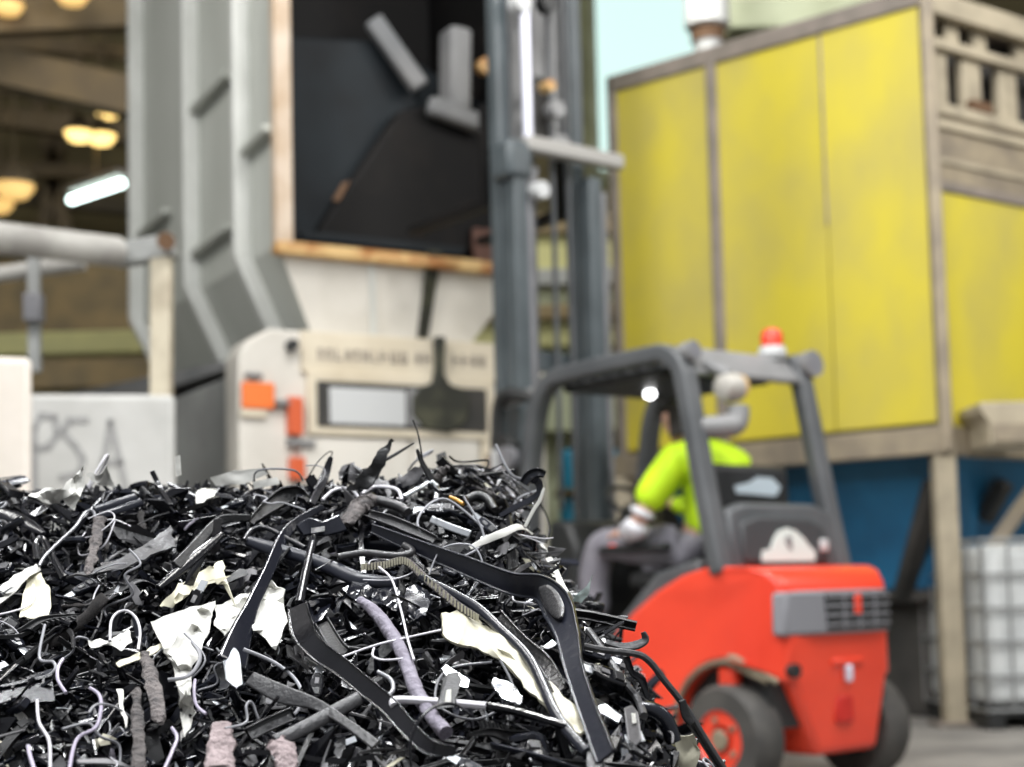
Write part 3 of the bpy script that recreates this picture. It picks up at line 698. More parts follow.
# white interior lamp seen under the roof
p_ = at(650, 394, 7.9) - OF
lc = V((p_.dot(Rv), p_.dot(Hv), p_.z))
MB().lathe([(.004, -.026), (.02, -.02), (.026, 0), (.02, .02), (.004, .026)], 14, lc, 'y').build('ceiling_lamp_lens', M['spot_lamp'], t)
MB().beam(lc + V((0, .035, 0)), lc + V((0, .04, .16)), .03, .03).build('ceiling_lamp_bracket', M['flblack'], t)
MB().bb((-.38, .45, 1.985), (.38, 1.2, 2.02)).build('roof_liner', M['flblack'], t)
# seat
MB().bb((-.30, .34, .94), (.22, .84, 1.03)).build('seat_cushion', M['seat'], t, bevel=.04, seg=3)
sb = MB().prism([(.26, 1.06), (.25, 1.40), (.26, 1.54), (.33, 1.54), (.38, 1.1)], lambda p: V((-.24, p[0], p[1])), lambda p: V((.30, p[0], p[1]))).build('seat_back', M['seat'], t, bevel=.04, seg=3)
MB().prism([(-.10, 1.395), (.18, 1.385), (.22, 1.43), (.16, 1.475), (.06, 1.478), (.0, 1.45), (-.11, 1.43)], lambda p: V((p[0], .245, p[1])), lambda p: V((p[0], .26, p[1]))).build('painted_reflection', M['seatsheen'], sb)  # pale plate on the seat back, a reflection put into its colour
MB().bb((-.37, .50, 1.12), (-.29, .98, 1.165)).build('armrest', M['seat'], t, bevel=.02)
MB().bb((-.36, .86, 1.12), (-.31, .91, 1.17)).build('red_lever', M['flred'], t, bevel=.01)
# dash and steering
MB().prism([(1.2, .6), (1.15, 1.15), (1.22, 1.3), (1.38, 1.32), (1.5, .6)], lambda p: V((-.36, p[0], p[1])), lambda p: V((.40, p[0], p[1]))).build('dashboard', M['flblack'], t, bevel=.03)
MB().tube([(-.05, 1.2, 1.2), (-.05, 1.07, 1.38)], .03, 10).build('steering_column', M['flblack'], t)
ring = []
sc_ = V((-.05, 1.04, 1.39)); ax1 = V((1, 0, 0)); ax2 = V((0, .77, .64))
for k in range(25): ring.append(sc_ + (ax1*math.cos(2*PI*k/24) + ax2*math.sin(2*PI*k/24))*.15)
MB().tube(ring, .014, 8).build('steering_wheel', M['flblack'], t)
# mast
def ml(px, py, x):  # not used for placing, only checks
    pass
ym = 1.70
ZM = 5.4
for s, x in ((-1, -.29), (1, .27)):
    MB().bb((x - .04, ym - .06, .25), (x + .055, ym + .06, 3.35)).build('outer_upright', M['mast'], t, bevel=.008)
    MB().bb((x - .04, ym + .08, 1.2), (x + .05, ym + .17, ZM)).build('inner_upright', M['mast'], t, bevel=.008)
    MB().tube([(x + .095, ym + .0, .4), (x + .095, ym + .0, 3.28)], .036, 14).build('lift_cylinder', M['mastgrey'], t)
    if s < 0: MB().tube([(x + .10, ym - .02, 3.46), (x + .10, ym - .02, ZM)], .028, 14).build('cylinder_rod', M['chrome'], t)
MB().beam((-.24, ym - .05, 3.47), (.49, ym - .05, 3.47), .08, .09).build('mast_top_bar', M['grey_bar'], t, bevel=.015)
MB().bb((-.38, ym - .08, 3.26), (-.20, ym + .1, 3.48)).build('mast_head', M['mast'], t, bevel=.03)
MB().tube([(-.17, ym, 3.2), (-.17, ym - .12, 3.2)], .05, 14).build('roller', M['lightgrey'], t)
MB().beam((-.15, ym, 3.36), (-.21, ym, 3.1), .05, .07).build('mast_link', M['mastgrey'], t, bevel=.01)
MB().bb((-.29, ym - .02, .8), (.29, ym + .04, .95)).build('mast_cross_member', M['mast'], t, bevel=.01)
MB().bb((-.29, ym + .1, 2.2), (.29, ym + .14, 2.32)).build('mast_cross_member', M['mast'], t, bevel=.01)
for x in (-.1, .05, .17):
    MB().tube([(x, ym + .06, 1.4), (x, ym + .06, ZM)], .016, 8).build('lift_chain', M['flgrey'], t)
for z, x, r_, m in ((4.35, -.02, .06, 'flblack'), (4.3, -.22, .055, 'lightgrey'), (3.85, -.03, .035, 'rim_rust'), (3.72, .02, .05, 'flgrey2'), (3.5, .04, .07, 'flgrey2')):
    MB().tube([(x, ym + .03, z), (x, ym - .05, z)], r_, 14).build('pulley', M[m], t)
MB().bb((-.19, ym + .16, 3.55), (.23, ym + .2, 4.9)).build('carriage_plate', M['flgrey2'], t, bevel=.01)
MB().bb((-.05, ym + .1, 3.5), (.07, ym + .15, 3.95)).build('carriage_slot', M['darkgap'], t, bevel=.01)
for x in (-.29, .23): MB().prism([(ym + .2, 3.15), (ym + .2, 3.75), (ym + .25, 3.75), (ym + .25, 3.2), (ym + 1.0, 3.19), (ym + 1.0, 3.15)], lambda p: V((x - .05, p[0], p[1])), lambda p: V((x + .05, p[0], p[1]))).build('fork', M['nearblack'], t, bevel=.005)
# hoses and tilt parts at the mast foot (seen between mast and cab)
MB().prism([(1.62, 1.0), (1.55, 1.75), (1.62, 1.80), (1.74, 1.8), (1.74, 1.0)], lambda p: V((-.47, p[0], p[1])), lambda p: V((-.40, p[0], p[1]))).build('mast_guard_plate', M['flblack'], t, bevel=.01)
MB().tube(spline([(-.40, 1.42, 1.98), (-.45, 1.58, 2.02), (-.45, 1.68, 1.96), (-.44, 1.72, 1.7)], 5), .035, 10).build('hydraulic_hose', M['flblack'], t)
MB().bb((-.50, 1.62, 1.5), (-.44, 1.70, 1.72)).build('white_tag', M['lightgrey'], t, bevel=.01)
MB().tube([(-.44, 1.58, 1.66), (-.50, 1.58, 1.66)], .07, 14).build('grey_reel', M['mastgrey'], t)
MB().beam((-.40, 1.3, 2.02), (-.40, 1.74, 1.98), .05, .06).build('guard_brace', M['flgrey2'], t, bevel=.01)

# ------------------------------------------------------------------ driver
def skin_obj(name, chains, m, parent=None, sub=2):
    bm = bmesh.new(); lay = bm.verts.layers.skin.verify(); idx = {}
    for ch in chains:
        prev = None
        for key, p, r in ch:
            if key in idx: v = idx[key]
            else:
                v = bm.verts.new(V(p)); rr_ = r if isinstance(r, tuple) else (r, r); v[lay].radius = rr_; idx[key] = v
            if prev is not None and prev is not v:
                try: bm.edges.new((prev, v))
                except ValueError: pass
            prev = v
    bm.verts.ensure_lookup_table(); bm.verts[0][lay].use_root = True
    me = bpy.data.meshes.new(name); bm.to_mesh(me); bm.free(); me.materials.append(m)
    o = bpy.data.objects.new(name, me); COL.objects.link(o)
    if parent: o.parent = parent
    sk = o.modifiers.new('skin', 'SKIN'); sk.use_smooth_shade = True; sk.use_x_symmetry = False
    sb_ = o.modifiers.new('subsurf', 'SUBSURF'); sb_.levels = sub; sb_.render_levels = sub
    return o
person = skin_obj('person', [
    [('pel', (-.06, .48, 1.14), .105), ('waist', (-.06, .47, 1.30), .115), ('chest', (-.075, .47, 1.46), .13), ('nb', (-.09, .50, 1.585), .085), ('neck', (-.11, .555, 1.665), .052), ('h1', (-.13, .60, 1.735), .068), ('h2', (-.135, .61, 1.81), .084), ('h3', (-.135, .60, 1.875), .06)],
    [('nb', 0, 0), ('ls', (-.25, .50, 1.545), .07), ('lu', (-.35, .57, 1.41), .058), ('le', (-.40, .63, 1.27), .042), ('lf', (-.36, .74, 1.235), .042), ('lw', (-.33, .83, 1.225), .03)],
    [('nb', 0, 0), ('rs', (.09, .49, 1.545), .07), ('ru', (.15, .60, 1.43), .056), ('re', (.16, .72, 1.33), .047), ('rw', (.06, .92, 1.40), .03)],
    [('pel', 0, 0), ('lh', (-.16, .55, 1.12), .07), ('lt', (-.24, .82, 1.16), .07), ('lk', (-.29, 1.04, 1.18), .055), ('lc', (-.29, 1.10, 1.0), .062), ('la', (-.28, 1.10, .76), .042)],
    [('pel', 0, 0), ('rh', (.05, .55, 1.12), .07), ('rt', (.09, .82, 1.15), .07), ('rk', (.11, 1.02, 1.16), .055), ('rc', (.11, 1.06, 1.0), .058), ('ra', (.10, 1.06, .76), .042)],
], M['skin'])
person.location = OF; person.rotation_euler = (0, 0, YAW)
tag(person, 'person in a hi-vis yellow jacket and grey trousers driving the forklift', 'person')
skin_obj('hi_vis_jacket', [
    [('pel', (-.05, .455, 1.16), .18), ('waist', (-.04, .44, 1.31), .17), ('chest', (-.05, .435, 1.48), .19), ('nb', (-.08, .48, 1.60), .135), ('col', (-.10, .525, 1.65), .085)],
    [('nb', 0, 0), ('ls', (-.26, .49, 1.565), .105), ('lu', (-.35, .57, 1.42), .092), ('lm', (-.385, .60, 1.33), .082)],
    [('nb', 0, 0), ('rs', (.11, .48, 1.56), .10), ('ru', (.16, .59, 1.44), .084), ('re', (.165, .71, 1.335), .072), ('rf', (.115, .81, 1.365), .056), ('rw', (.07, .89, 1.392), .046)],
], M['hivis'], person)
skin_obj('reflective_cuff', [[('a', (-.381, .60, 1.34), .084), ('b', (-.395, .622, 1.29), .078)]], M['reflect'], person, 2)
skin_obj('pale_sleeve', [[('a', (-.398, .625, 1.275), .074), ('b', (-.402, .645, 1.238), .07), ('c', (-.375, .72, 1.232), .062), ('d', (-.348, .785, 1.228), .05)]], M['reflect'], person, 2)
skin_obj('trousers', [
    [('pel', (-.06, .48, 1.10), .16), ('w', (-.06, .475, 1.20), .158)],
    [('pel', 0, 0), ('lh', (-.16, .55, 1.125), .115), ('lt', (-.24, .82, 1.165), .105), ('lk', (-.29, 1.04, 1.185), .09), ('lc', (-.29, 1.11, .99), .085), ('la', (-.28, 1.10, .79), .078)],
    [('pel', 0, 0), ('rh', (.05, .55, 1.125), .115), ('rt', (.09, .82, 1.155), .10), ('rk', (.11, 1.02, 1.165), .085), ('rc', (.11, 1.06, 1.0), .08), ('ra', (.10, 1.06, .79), .072)],
], M['trouser'], person)
for x, y in ((-.28, 1.10), (.10, 1.06)):
    skin_obj('boot', [[('a', (x, y - .04, .70), .05), ('b', (x, y + .06, .69), .048), ('c', (x, y + .17, .675), .036)], [('a', 0, 0), ('d', (x, y, .78), .055)]], M['boot'], person)
hx, hy, hz = -.135, .61, 1.81
skin_obj('hair', [[('a', (hx, hy - .045, hz - .02), .082), ('b', (hx, hy - .025, hz + .04), .094), ('c', (hx, hy + .02, hz + .075), .075)], [('a', 0, 0), ('d', (hx + .01, hy - .055, hz - .10), .062)]], M['hair'], person)
for s in (-1, 1):
    o = MB().lathe([(.006, -.008), (.024, 0), (.006, .008)], 10, (hx + s*.083, hy - .005, hz - .01), 'x').build('ear', M['skin'], person)
    MB().lathe([(.002, -.004), (.012, 0), (.002, .004)], 10, (hx + s*.032, hy + .08, hz + .01), 'y').build('eye', M['emblem'], person)
MB().hexa([(hx - .017, hy + .07, hz - .04), (hx + .017, hy + .07, hz - .04), (hx + .008, hy + .105, hz - .03), (hx - .008, hy + .105, hz - .03)], [(hx - .007, hy + .07, hz + .015), (hx + .007, hy + .07, hz + .015), (hx + .003, hy + .085, hz + .015), (hx - .003, hy + .085, hz + .015)]).build('nose', M['skin'], person, bevel=.004)
MB().box((hx, hy + .072, hz - .06), (.045, .012, .012)).build('mouth', mat('lips', (.42, .18, .15), .5), person, bevel=.004)
for wrist, d, thumb in ((V((-.33, .83, 1.225)), V((.45, .85, -.05)).normalized(), V((.6, -.2, .5))), (V((.06, .92, 1.40)), V((-.7, .5, -.1)).normalized(), V((.3, -.5, .6)))):
    sd = d.cross(V((0, 0, 1))).normalized(); dn = V((0, 0, -1))
    chains = [[('w', wrist, .028), ('p', wrist + d*.045, (.036, .02)), ('p2', wrist + d*.08, (.036, .017))]]
    for k, (o_, L_) in enumerate(((-.03, .055), (-.01, .066), (.01, .062), (.03, .048))):
        b_ = wrist + d*.085 + sd*o_
        chains.append([('p2', 0, 0), (f'f{k}0', b_, .009), (f'f{k}1', b_ + d*L_*.5 + dn*.012, .0085), (f'f{k}2', b_ + d*L_*.75 + dn*.04, .008), (f'f{k}3', b_ + d*L_*.6 + dn*.06, .007)])
    chains.append([('p', 0, 0), ('t0', wrist + d*.04 - sd*.04, .011), ('t1', wrist + d*.07 - sd*.055 + dn*.02, .009), ('t2', wrist + d*.09 - sd*.045 + dn*.04, .008)])
    skin_obj('hand', chains, M['skin'], person, 1)

# ------------------------------------------------------------------ the scrap heap
exec_heap = True
def smin(a, b, k):
    h = max(0, min(1, .5 + .5*(b - a)/k)); return b*(1-h) + a*h - k*h*(1-h)
def HZ(x, y):
    """smooth height of the heap"""
    front = .726 + (y - 1.9)*.55
    top = 1.15 + .018*math.exp(-((x + .05)/.18)**2) - .01*max(0, -x - .3)
    back = 1.15 - (y - 3.3)*.7
    right = 1.14 - 1.52*(x + .050) + .08*(y - 2.3)
    h = smin(front, top, .05); h = smin(h, right, .07); h = smin(h, back, .1)
    return max(0, h)
def HN(x, y):
    e = .01
    return V((-(HZ(x+e, y) - HZ(x-e, y))/(2*e), -(HZ(x, y+e) - HZ(x, y-e))/(2*e), 1)).normalized()
def hit(px, py):
    d = ray(px, py); d = d / d.y
    y = 1.0
    while y < 4.2:
        p = CAM + d*y
        if p.z < HZ(p.x, p.y):
            lo, hi = y - .02, y
            for _ in range(8):
                m_ = (lo + hi)/2; p = CAM + d*m_
                if p.z < HZ(p.x, p.y): hi = m_
                else: lo = m_
            return CAM + d*hi
        y += .02
    return None
def hp_(px, py, lift=.04, Y=None):
    """point of the heap seen at a pixel, raised from the surface toward the viewer; above the crest it stands over the ridge"""
    if Y is None:
        p = hit(px, py)
        if p is None:
            q = None
            for k in range(1, 60):
                q = hit(px - k*.6*(1 if px > 430 else 0), py + k*2)
                if q: break
            Yq = (q.y if q else 2.6)
            p = at(px, py, Yq)
    else: p = at(px, py, Y)
    return p + (CAM - p).normalized()*lift

# base mound
mb = MB(); nx, ny = 90, 90; grid = []
for j in range(ny + 1):
    row = []
    for i in range(nx + 1):
        x = -2.6 + 4.0*i/nx; y = .3 + 5.0*j/ny
        z = HZ(x, y)
        if z > .02: z += .05*noise.noise(V((x*9, y*9, 1))) - .05
        row.append(mb.bm.verts.new((x, y, max(z, .0))))
    grid.append(row)
for j in range(ny):
    for i in range(nx):
        q = [grid[j][i], grid[j][i+1], grid[j+1][i+1], grid[j+1][i]]
        if max(v.co.z for v in q) > .001: mb._f(q)
bmesh.ops.delete(mb.bm, geom=[v for v in mb.bm.verts if not v.link_faces], context='VERTS')
core = mb.build('scrap_heap', M['heapcore'], smooth=0)
tag(core, 'dense dark core of the shredded plastic scrap heap in front', 'scrap heap', kind='stuff')

# ---- prototypes
PROTO = random.Random(11)
U_PROF = [(-.5, -.3), (.5, -.3), (.5, .5), (.38, .5), (.38, -.1), (-.38, -.1), (-.38, .5), (-.5, .5)]
FLAT = [(-.5, -.25), (.5, -.25), (.5, .1), (.42, .25), (-.42, .25), (-.5, .1)]
TPROF = [(-.5, -.2), (.5, -.2), (.5, .1), (.12, .1), (.12, .9), (-.12, .9), (-.12, .1), (-.5, .1)]
ROUND = [(.5*math.cos(2*PI*k/10), .5*math.sin(2*PI*k/10)) for k in range(10)]
OVAL = [(.5*math.cos(2*PI*k/12), .28*math.sin(2*PI*k/12)) for k in range(12)]
def strip_mesh(R):
    L = 1; n = R.randint(3, 5)
    pts = [V((-.5 + i/(n-1), R.uniform(-.09, .09), R.uniform(-.05, .05))) for i in range(n)]
    P_ = spline(pts, 5)
    w = R.uniform(.06, .15); th = R.uniform(.03, .06)
    pr = R.choice([U_PROF, FLAT, TPROF, OVAL, FLAT, U_PROF])
    k = R.random()
    if k < .35: ws = interp([w*R.uniform(.5, 1), w, w*R.uniform(1.4, 2.2)], len(P_))
    elif k < .6: ws = interp([w*.15, w, w*.8], len(P_))
    else: ws = interp([w*.8, w, w*R.uniform(.5, 1.1)], len(P_))
    mb = MB(); mb.sweep(P_, [(a, b*th/ w) for a, b in pr] if 0 else [(a, b*th) for a, b in pr], V((0, 0, 1)), ws)
    if R.random() < .4:
        p = P_[-1]; mb.lathe([(w*.35, -th*.6), (w*.75, -th*.6), (w*.75, th*.5), (w*.35, th*.5), (w*.35, -th*.6)], 14, p, 'z', caps=False)
    if R.random() < .35:
        for q in range(R.randint(3, 8)):
            p = P_[4 + q] if 4 + q < len(P_) else P_[-1]; mb.box(p + V((0, w*.6, 0)), (.018, w*.5, th*.8))
    if R.random() < .3:
        p = P_[len(P_)//2]; mb.box(p + V((0, 0, th*.8)), (.1, w*.6, th))
    return mb
def shard_mesh(R):
    n = R.randint(5, 8); el = R.uniform(.25, .55)
    pts = []
    for i in range(n):
        a = 2*PI*i/n + R.uniform(-.25, .25); r = .5*R.uniform(.5, 1.05)
        pts.append((r*math.cos(a), r*el*math.sin(a)))
    return sheet(pts, R, R.uniform(-.9, .9), R.uniform(.012, .03), cuts=3)
def sheet(pts, R, bend, th, cuts=3, wob=.05):
    mb = MB(); bm = mb.bm
    f = bm.faces.new([bm.verts.new((x, y, 0)) for x, y in pts])
    bmesh.ops.triangulate(bm, faces=[f])
    bmesh.ops.subdivide_edges(bm, edges=bm.edges[:], cuts=cuts, use_grid_fill=True)
    a = R.uniform(0, PI); o_ = V((R.uniform(0, 50), R.uniform(0, 50), 0)); ca, sa = math.cos(a), math.sin(a)
    for v in bm.verts:
        t_ = v.co.x*ca + v.co.y*sa
        v.co.z += bend*t_*t_ + wob*noise.noise(V((v.co.x*3, v.co.y*3, 0)) + o_)
    bmesh.ops.recalc_face_normals(bm, faces=bm.faces)
    bmesh.ops.solidify(bm, geom=bm.faces[:] , thickness=th)
    return mb
def tube_mesh(R, r=.045):
    n = R.randint(3, 5)
    pts = [V((-.5 + i/(n-1), R.uniform(-.14, .14), R.uniform(-.08, .08))) for i in range(n)]
    P_ = spline(pts, 6); mb = MB(); rs = []
    corr = R.random() < .4
    for i in range(len(P_)): rs.append(r*(1 + (.18 if corr and i % 2 else 0)))
    mb.tube(P_, rs, 10, caps=False)
    rs2 = [q*.7 for q in rs]; mb.tube(P_, rs2, 10, caps=False)
    return mb
def wire_mesh(R):
    k = R.random(); pts = []
    if k < .4:
        n = 6; a = R.uniform(.5, 1.6)
        for i in range(n): pts.append(V((.5*math.cos(a*i*.9) - .1*i*.3, .5*math.sin(a*i*.9), .06*i)))
    elif k < .75:
        n = R.randint(4, 6); pts = [V((-.5 + i/(n-1), R.uniform(-.22, .22), R.uniform(-.12, .12))) for i in range(n)]
    else:
        pts = [V((-.5, 0, 0)), V((-.1, .05, .05)), V((0, .25, .08)), V((.12, .28, .1)), V((.2, .02, .05)), V((.5, -.08, 0))]
    P_ = spline(pts, 7); mb = MB(); mb.tube(P_, .016, 7); return mb
def rough_mesh(R):
    pts = [V((-.5, 0, 0)), V((-.2, R.uniform(-.05, .05), .02)), V((.15, R.uniform(-.06, .06), -.02)), V((.5, R.uniform(-.1, .1), 0))]
    P_ = spline(pts, 5); mb = MB()
    n = 12; rings = []
    o_ = R.uniform(0, 99); rs = [R.uniform(.06, .1)*(1 + .5*noise.noise(V((i*.6, o_, 0)))) for i in range(len(P_))]
    mb.tube(P_, rs, n, flat=.6)
    for v in mb.bm.verts: v.co += V((0, noise.noise(v.co*14 + V((o_, 0, 0))), noise.noise(v.co*14 + V((0, o_, 5)))))*.03
    return mb
def clip_parts(R):
    """seat-belt-like clip: body plate with slot + push button + tongue"""
    mb = MB(); w = R.uniform(.32, .42)
    mb.sweep([V((-.42, 0, 0)), V((-.3, 0, 0)), V((0, 0, 0)), V((.2, 0, 0)), V((.3, 0, 0))], [(-.5, -.09), (.5, -.09), (.5, .05), (.4, .09), (-.4, .09), (-.5, .05)], V((0, 0, 1)), [w*.7, w, w, w*.85, w*.55])
    b = MB(); b.box((-.25, 0, .1), (.2, w*.55, .05))
    c = MB(); c.box((.42, 0, 0), (.3, w*.5, .03)); 
    s_ = MB(); s_.box((.05, 0, .1), (.18, w*.28, .03))
    return mb, b, c, s_

def orient(o, p, d, n, L, wsc=1.0):
    d = d.normalized(); y = n.cross(d).normalized(); z = d.cross(y)
    m_ = Matrix((d*L, y*L*wsc, z*L*wsc)).transposed().to_4x4(); m_.translation = p
    o.matrix_world = m_
HERO = {}
def reg(P_, r=9):
    for p in P_:
        q = px_of(p); HERO.setdefault((int(q[0]//14), int(q[1]//14)), []).append((q[0], q[1]))
def on_hero(p, r=10):
    x, y = px_of(p); a, b = int(x//14), int(y//14)
    return any((x-u)**2 + (y-v)**2 < r*r for i in (-1, 0, 1) for j in (-1, 0, 1) for u, v in HERO.get((a+i, b+j), ()))
CNT = {}
def zone(p):
    x, y = px_of(p)
    if x > 560: return 'flank'
    if p.y > 2.5 or y < 500: return 'crest'
    if x < 200: return 'low' if y > 620 else 'mid'
    return 'front'
ZT = {'flank': 'on the heap flank beside the forklift', 'crest': 'along the crest of the scrap heap', 'low': 'low in the heap below the film scraps', 'mid': 'on the heap slope below the concrete blocks', 'front': 'on the front face of the scrap heap'}
ZG = {'flank': 'on the heap flank', 'crest': 'on the heap crest', 'low': 'low in the heap corner', 'mid': 'below the concrete blocks', 'front': 'on the heap front'}

PR = random.Random(21)
def rnd_spot(R):
    for _ in range(400):
        x = R.uniform(-1.02, .36); y = R.uniform(1.78, 2.95)
        z = HZ(x, y)
        if z < .3: continue
        q = px_of((x, y, z))
        if not (-25 < q[0] < 760 and q[1] < 790): continue
        # skip what faces away behind the crest
        n = HN(x, y)
        if n.dot((CAM - V((x, y, z))).normalized()) < -.12: continue
        if R.random() < .9 and on_hero((x, y, z)): continue
        return V((x, y, z)), n
    return V((x, y, z)), n

def scatter(kind, adj, cat, mesh_fn, mats, count, Lr, off, tilt=.35, wsc=(.8, 1.2), nproto=10, spots=None, seed=1):
    R = random.Random(seed)
    protos = []
    for mname, madj in mats:
        for k in range(max(2, nproto // len(mats))):
            me = mesh_fn(R).build(kind, M[mname]); protos.append((me, madj, mname)); 
    used = set()
    for i in range(count):
        if spots: p, n = spots[i]
        else: p, n = rnd_spot(R)
        k = R.randrange(len(protos)); src, madj, mname = protos[k]
        if k not in used: o = src; used.add(k)
        else: o = src.copy(); COL.objects.link(o)
        a = R.uniform(0, 2*PI)
        tx = n.cross(V((0, 1, .01))).normalized(); ty = n.cross(tx)
        d = tx*math.cos(a) + ty*math.sin(a)
        d = (d + n*R.gauss(0, tilt*(.55 if p.y > 2.55 else 1))).normalized()
        nn = (n + V((R.gauss(0, .5), R.gauss(0, .5), R.gauss(0, .5)))).normalized()
        nn = (nn - d*nn.dot(d)).normalized()
        L = R.uniform(*Lr)
        if R.random() < .2: L *= 1.4
        dp = R.uniform(*off)
        if kind != 'wire' and any(on_hero(p + d*L*q, 8) for q in (-.5, -.3, -.12, .12, .3, .5)): dp = min(dp, 0) - .022; d = (d - n*d.dot(n)*.8).normalized(); nn = (nn - d*nn.dot(d)).normalized()
        orient(o, p + n*dp, d, nn, L, R.uniform(*wsc))
        zn = zone(p)
        tag(o, f'{madj} {adj} {ZT[zn]}', cat, f'{madj} {cat}s {ZG[zn]}')
    for k, (o, _, _) in enumerate(protos):
        if k not in used: bpy.data.objects.remove(o)

# countless small fragments between the pieces
R = random.Random(41); mb = MB()
for i in range(9000):
    if i < 5600: p, n = rnd_spot(R)
    else:
        while True:
            x, y = R.uniform(-2.2, .9), R.uniform(.7, 4.4); z = HZ(x, y)
            if z > .03: break
        p, n = V((x, y, z)), HN(x, y)
    p = p + n*R.uniform(-.05, .0)
    d = V((R.gauss(0, 1), R.gauss(0, 1), R.gauss(0, .8))).normalized(); y = d.cross(V((R.gauss(0, 1), R.gauss(0, 1), R.gauss(0, 1)))).normalized(); z = d.cross(y)
    L = R.uniform(.015, .06)*(1 if i < 5600 else 2.6); w_ = R.uniform(.003, .012)*(1 if i < 5600 else 2.2); h_ = R.uniform(.001, .004)
    k = R.random(); mb.mi = 0 if k < .62 else 1 if k < .80 else 2 if k < .90 else 3 if k < .975 else 4
    b4_ = [p - d*L/2 + y*w_/2, p - d*L/2 - y*w_*.4, p + d*L*.1 - y*w_*.7 + z*L*.1, p + d*L/2 - y*w_*.2, p + d*L*.3 + y*w_*.6 + z*L*.06]
    mb.hexa(b4_, [q + z*h_ for q in b4_])
tag(mb.build('scrap_fragments', [M['blk'], M['blkmat'], M['blue_blk'], M['dkgrey'], M['midgrey']], smooth=0), 'countless small black plastic fragments filling the scrap heap', 'scrap fragments', kind='stuff')

# ---- individually recognisable pieces
def nview(p): return ((CAM - p).normalized() + V((0, 0, .12))).normalized()
LAMPS = [V((.9 + d, 1.2, 4.6)) for d in (-.7, 0, .7)] + [V((-1.6, 1.8 + d, 4.8)) for d in (-.6, 0, .6)] + [V((-.2 + d, 4.4, 4.9)) for d in (-.7, 0, .7)]
def lie(P_, n0):
    """how a flat piece lies: rolled a little about its own length, away from mirroring the ceiling lamps"""
    best = None
    for k in range(-7, 8):
        a = math.radians(6*k); worst = 9
        for i in range(1, len(P_) - 1, 2):
            t = (P_[i+1] - P_[i-1]).normalized(); n = (n0 - t*n0.dot(t)).normalized()
            n = Matrix.Rotation(a, 3, t) @ n; v = (CAM - P_[i]).normalized(); r = 2*n.dot(v)*n - v
            worst = min(worst, min(r.angle((l - P_[i]).normalized()) for l in LAMPS))
        sc_ = -abs(worst - .30) - .004*abs(k)
        if best is None or sc_ > best[0]: best = (sc_, a)
    out = []
    for i in range(len(P_)):
        t = (P_[min(i+1, len(P_)-1)] - P_[max(i-1, 0)]).normalized(); n = (n0 - t*n0.dot(t)).normalized(); out.append(Matrix.Rotation(best[1], 3, t) @ n)
    return out
RIM = [(-.5, -.25), (.5, -.25), (.5, .32), (.44, .32), (.41, .1), (-.41, .1), (-.44, .32), (-.5, .32)]
def bar(name, label, cat, pts, w, th, m, prof=FLAT, lift=.045, lifts=None, k=6, end=None, Y=None):
    """strip along pixel points; widths in metres (value or list)"""
    n = len(pts)
    P3 = [hp_(x, y, (lifts[i] if lifts else lift), Y) for i, (x, y) in enumerate(pts)]
    P_ = spline(P3, k); ws = interp(w if isinstance(w, list) else [w, w], len(P_))
    nn = nview(P_[len(P_)//2])
    if m in ('blk', 'blkmat', 'blue_blk', 'dkgrey'): nn = lie(P_, nn)
    c = P_[len(P_)//2].copy(); reg(P_)
    root = MB().sweep([p - c for p in P_], [(a, b*th) for a, b in prof], nn, ws).build(name, M[m], None, bevel=.0012 if prof is not ROUND else 0, smooth=40)
    root.location = c
    tag(root, label, cat); return root, P_, nn, c
def cable(name, label, cat, pts, r, m, lift=.05, k=7, lifts=None, n=8, Y=None):
    P_ = spline([hp_(x, y, (lifts[i] if lifts else lift), Y) for i, (x, y) in enumerate(pts)], k); c = P_[len(P_)//2].copy()
    if P_[0].y < 9: reg(P_)
    rs = interp(r, len(P_)) if isinstance(r, list) else r
    mb = MB(); rough = m in ('rough', 'pinkfoam')
    if rough: rs = [q*(.55 if i in (0, len(P_)-1) else 1 + .45*noise.noise(V((i*.8, P_[0].x*40, 0)))) for i, q in enumerate(rs)]
    mb.tube([p - c for p in P_], rs, n, flat=.6 if rough else 1)
    if rough or m == 'lilac':
        for v in mb.bm.verts: v.co += noise.noise_vector((v.co + c)*110)*(.0045 if rough else .0016)
    o = mb.build(name, M[m]); o.location = c; return tag(o, label, cat)
def film(name, label, cat, poly, m, lift=.05, wob=.012, th=.0012, cuts=4, seed=0, slope=(0, 0), Y=None):
    mb = MB(); bm = mb.bm
    cx = sum(p[0] for p in poly)/len(poly); cy = sum(p[1] for p in poly)/len(poly)
    f = bm.faces.new([bm.verts.new((x, y, 0)) for x, y in poly])
    bmesh.ops.triangulate(bm, faces=[f]); bmesh.ops.subdivide_edges(bm, edges=bm.edges[:], cuts=cuts, use_grid_fill=True)
    c = hp_(cx, cy, lift, Y)
    hero = []
    for v in bm.verts:
        x, y = v.co.x, v.co.y
        ll = lift + wob*noise.noise(V((x*.055, y*.055, seed*7.3))) + .4*wob*noise.noise(V((x*.13, y*.13, seed*3.1))) + slope[0]*(x - cx) + slope[1]*(y - cy)
        jx, jy = (0, 0) if wob < .009 else (3.2*noise.noise(V((x*.16, y*.16, seed + .5))), 3.2*noise.noise(V((x*.16, y*.16, seed + 9.5))))
        v.co = hp_(x + jx, y + jy, ll, Y) - c; hero.append(v.co + c)
    reg(hero)
    bmesh.ops.recalc_face_normals(bm, faces=bm.faces)
    bmesh.ops.solidify(bm, geom=bm.faces[:], thickness=th)
    o = mb.build(name, M[m], smooth=50); o.location = c; return tag(o, label, cat)
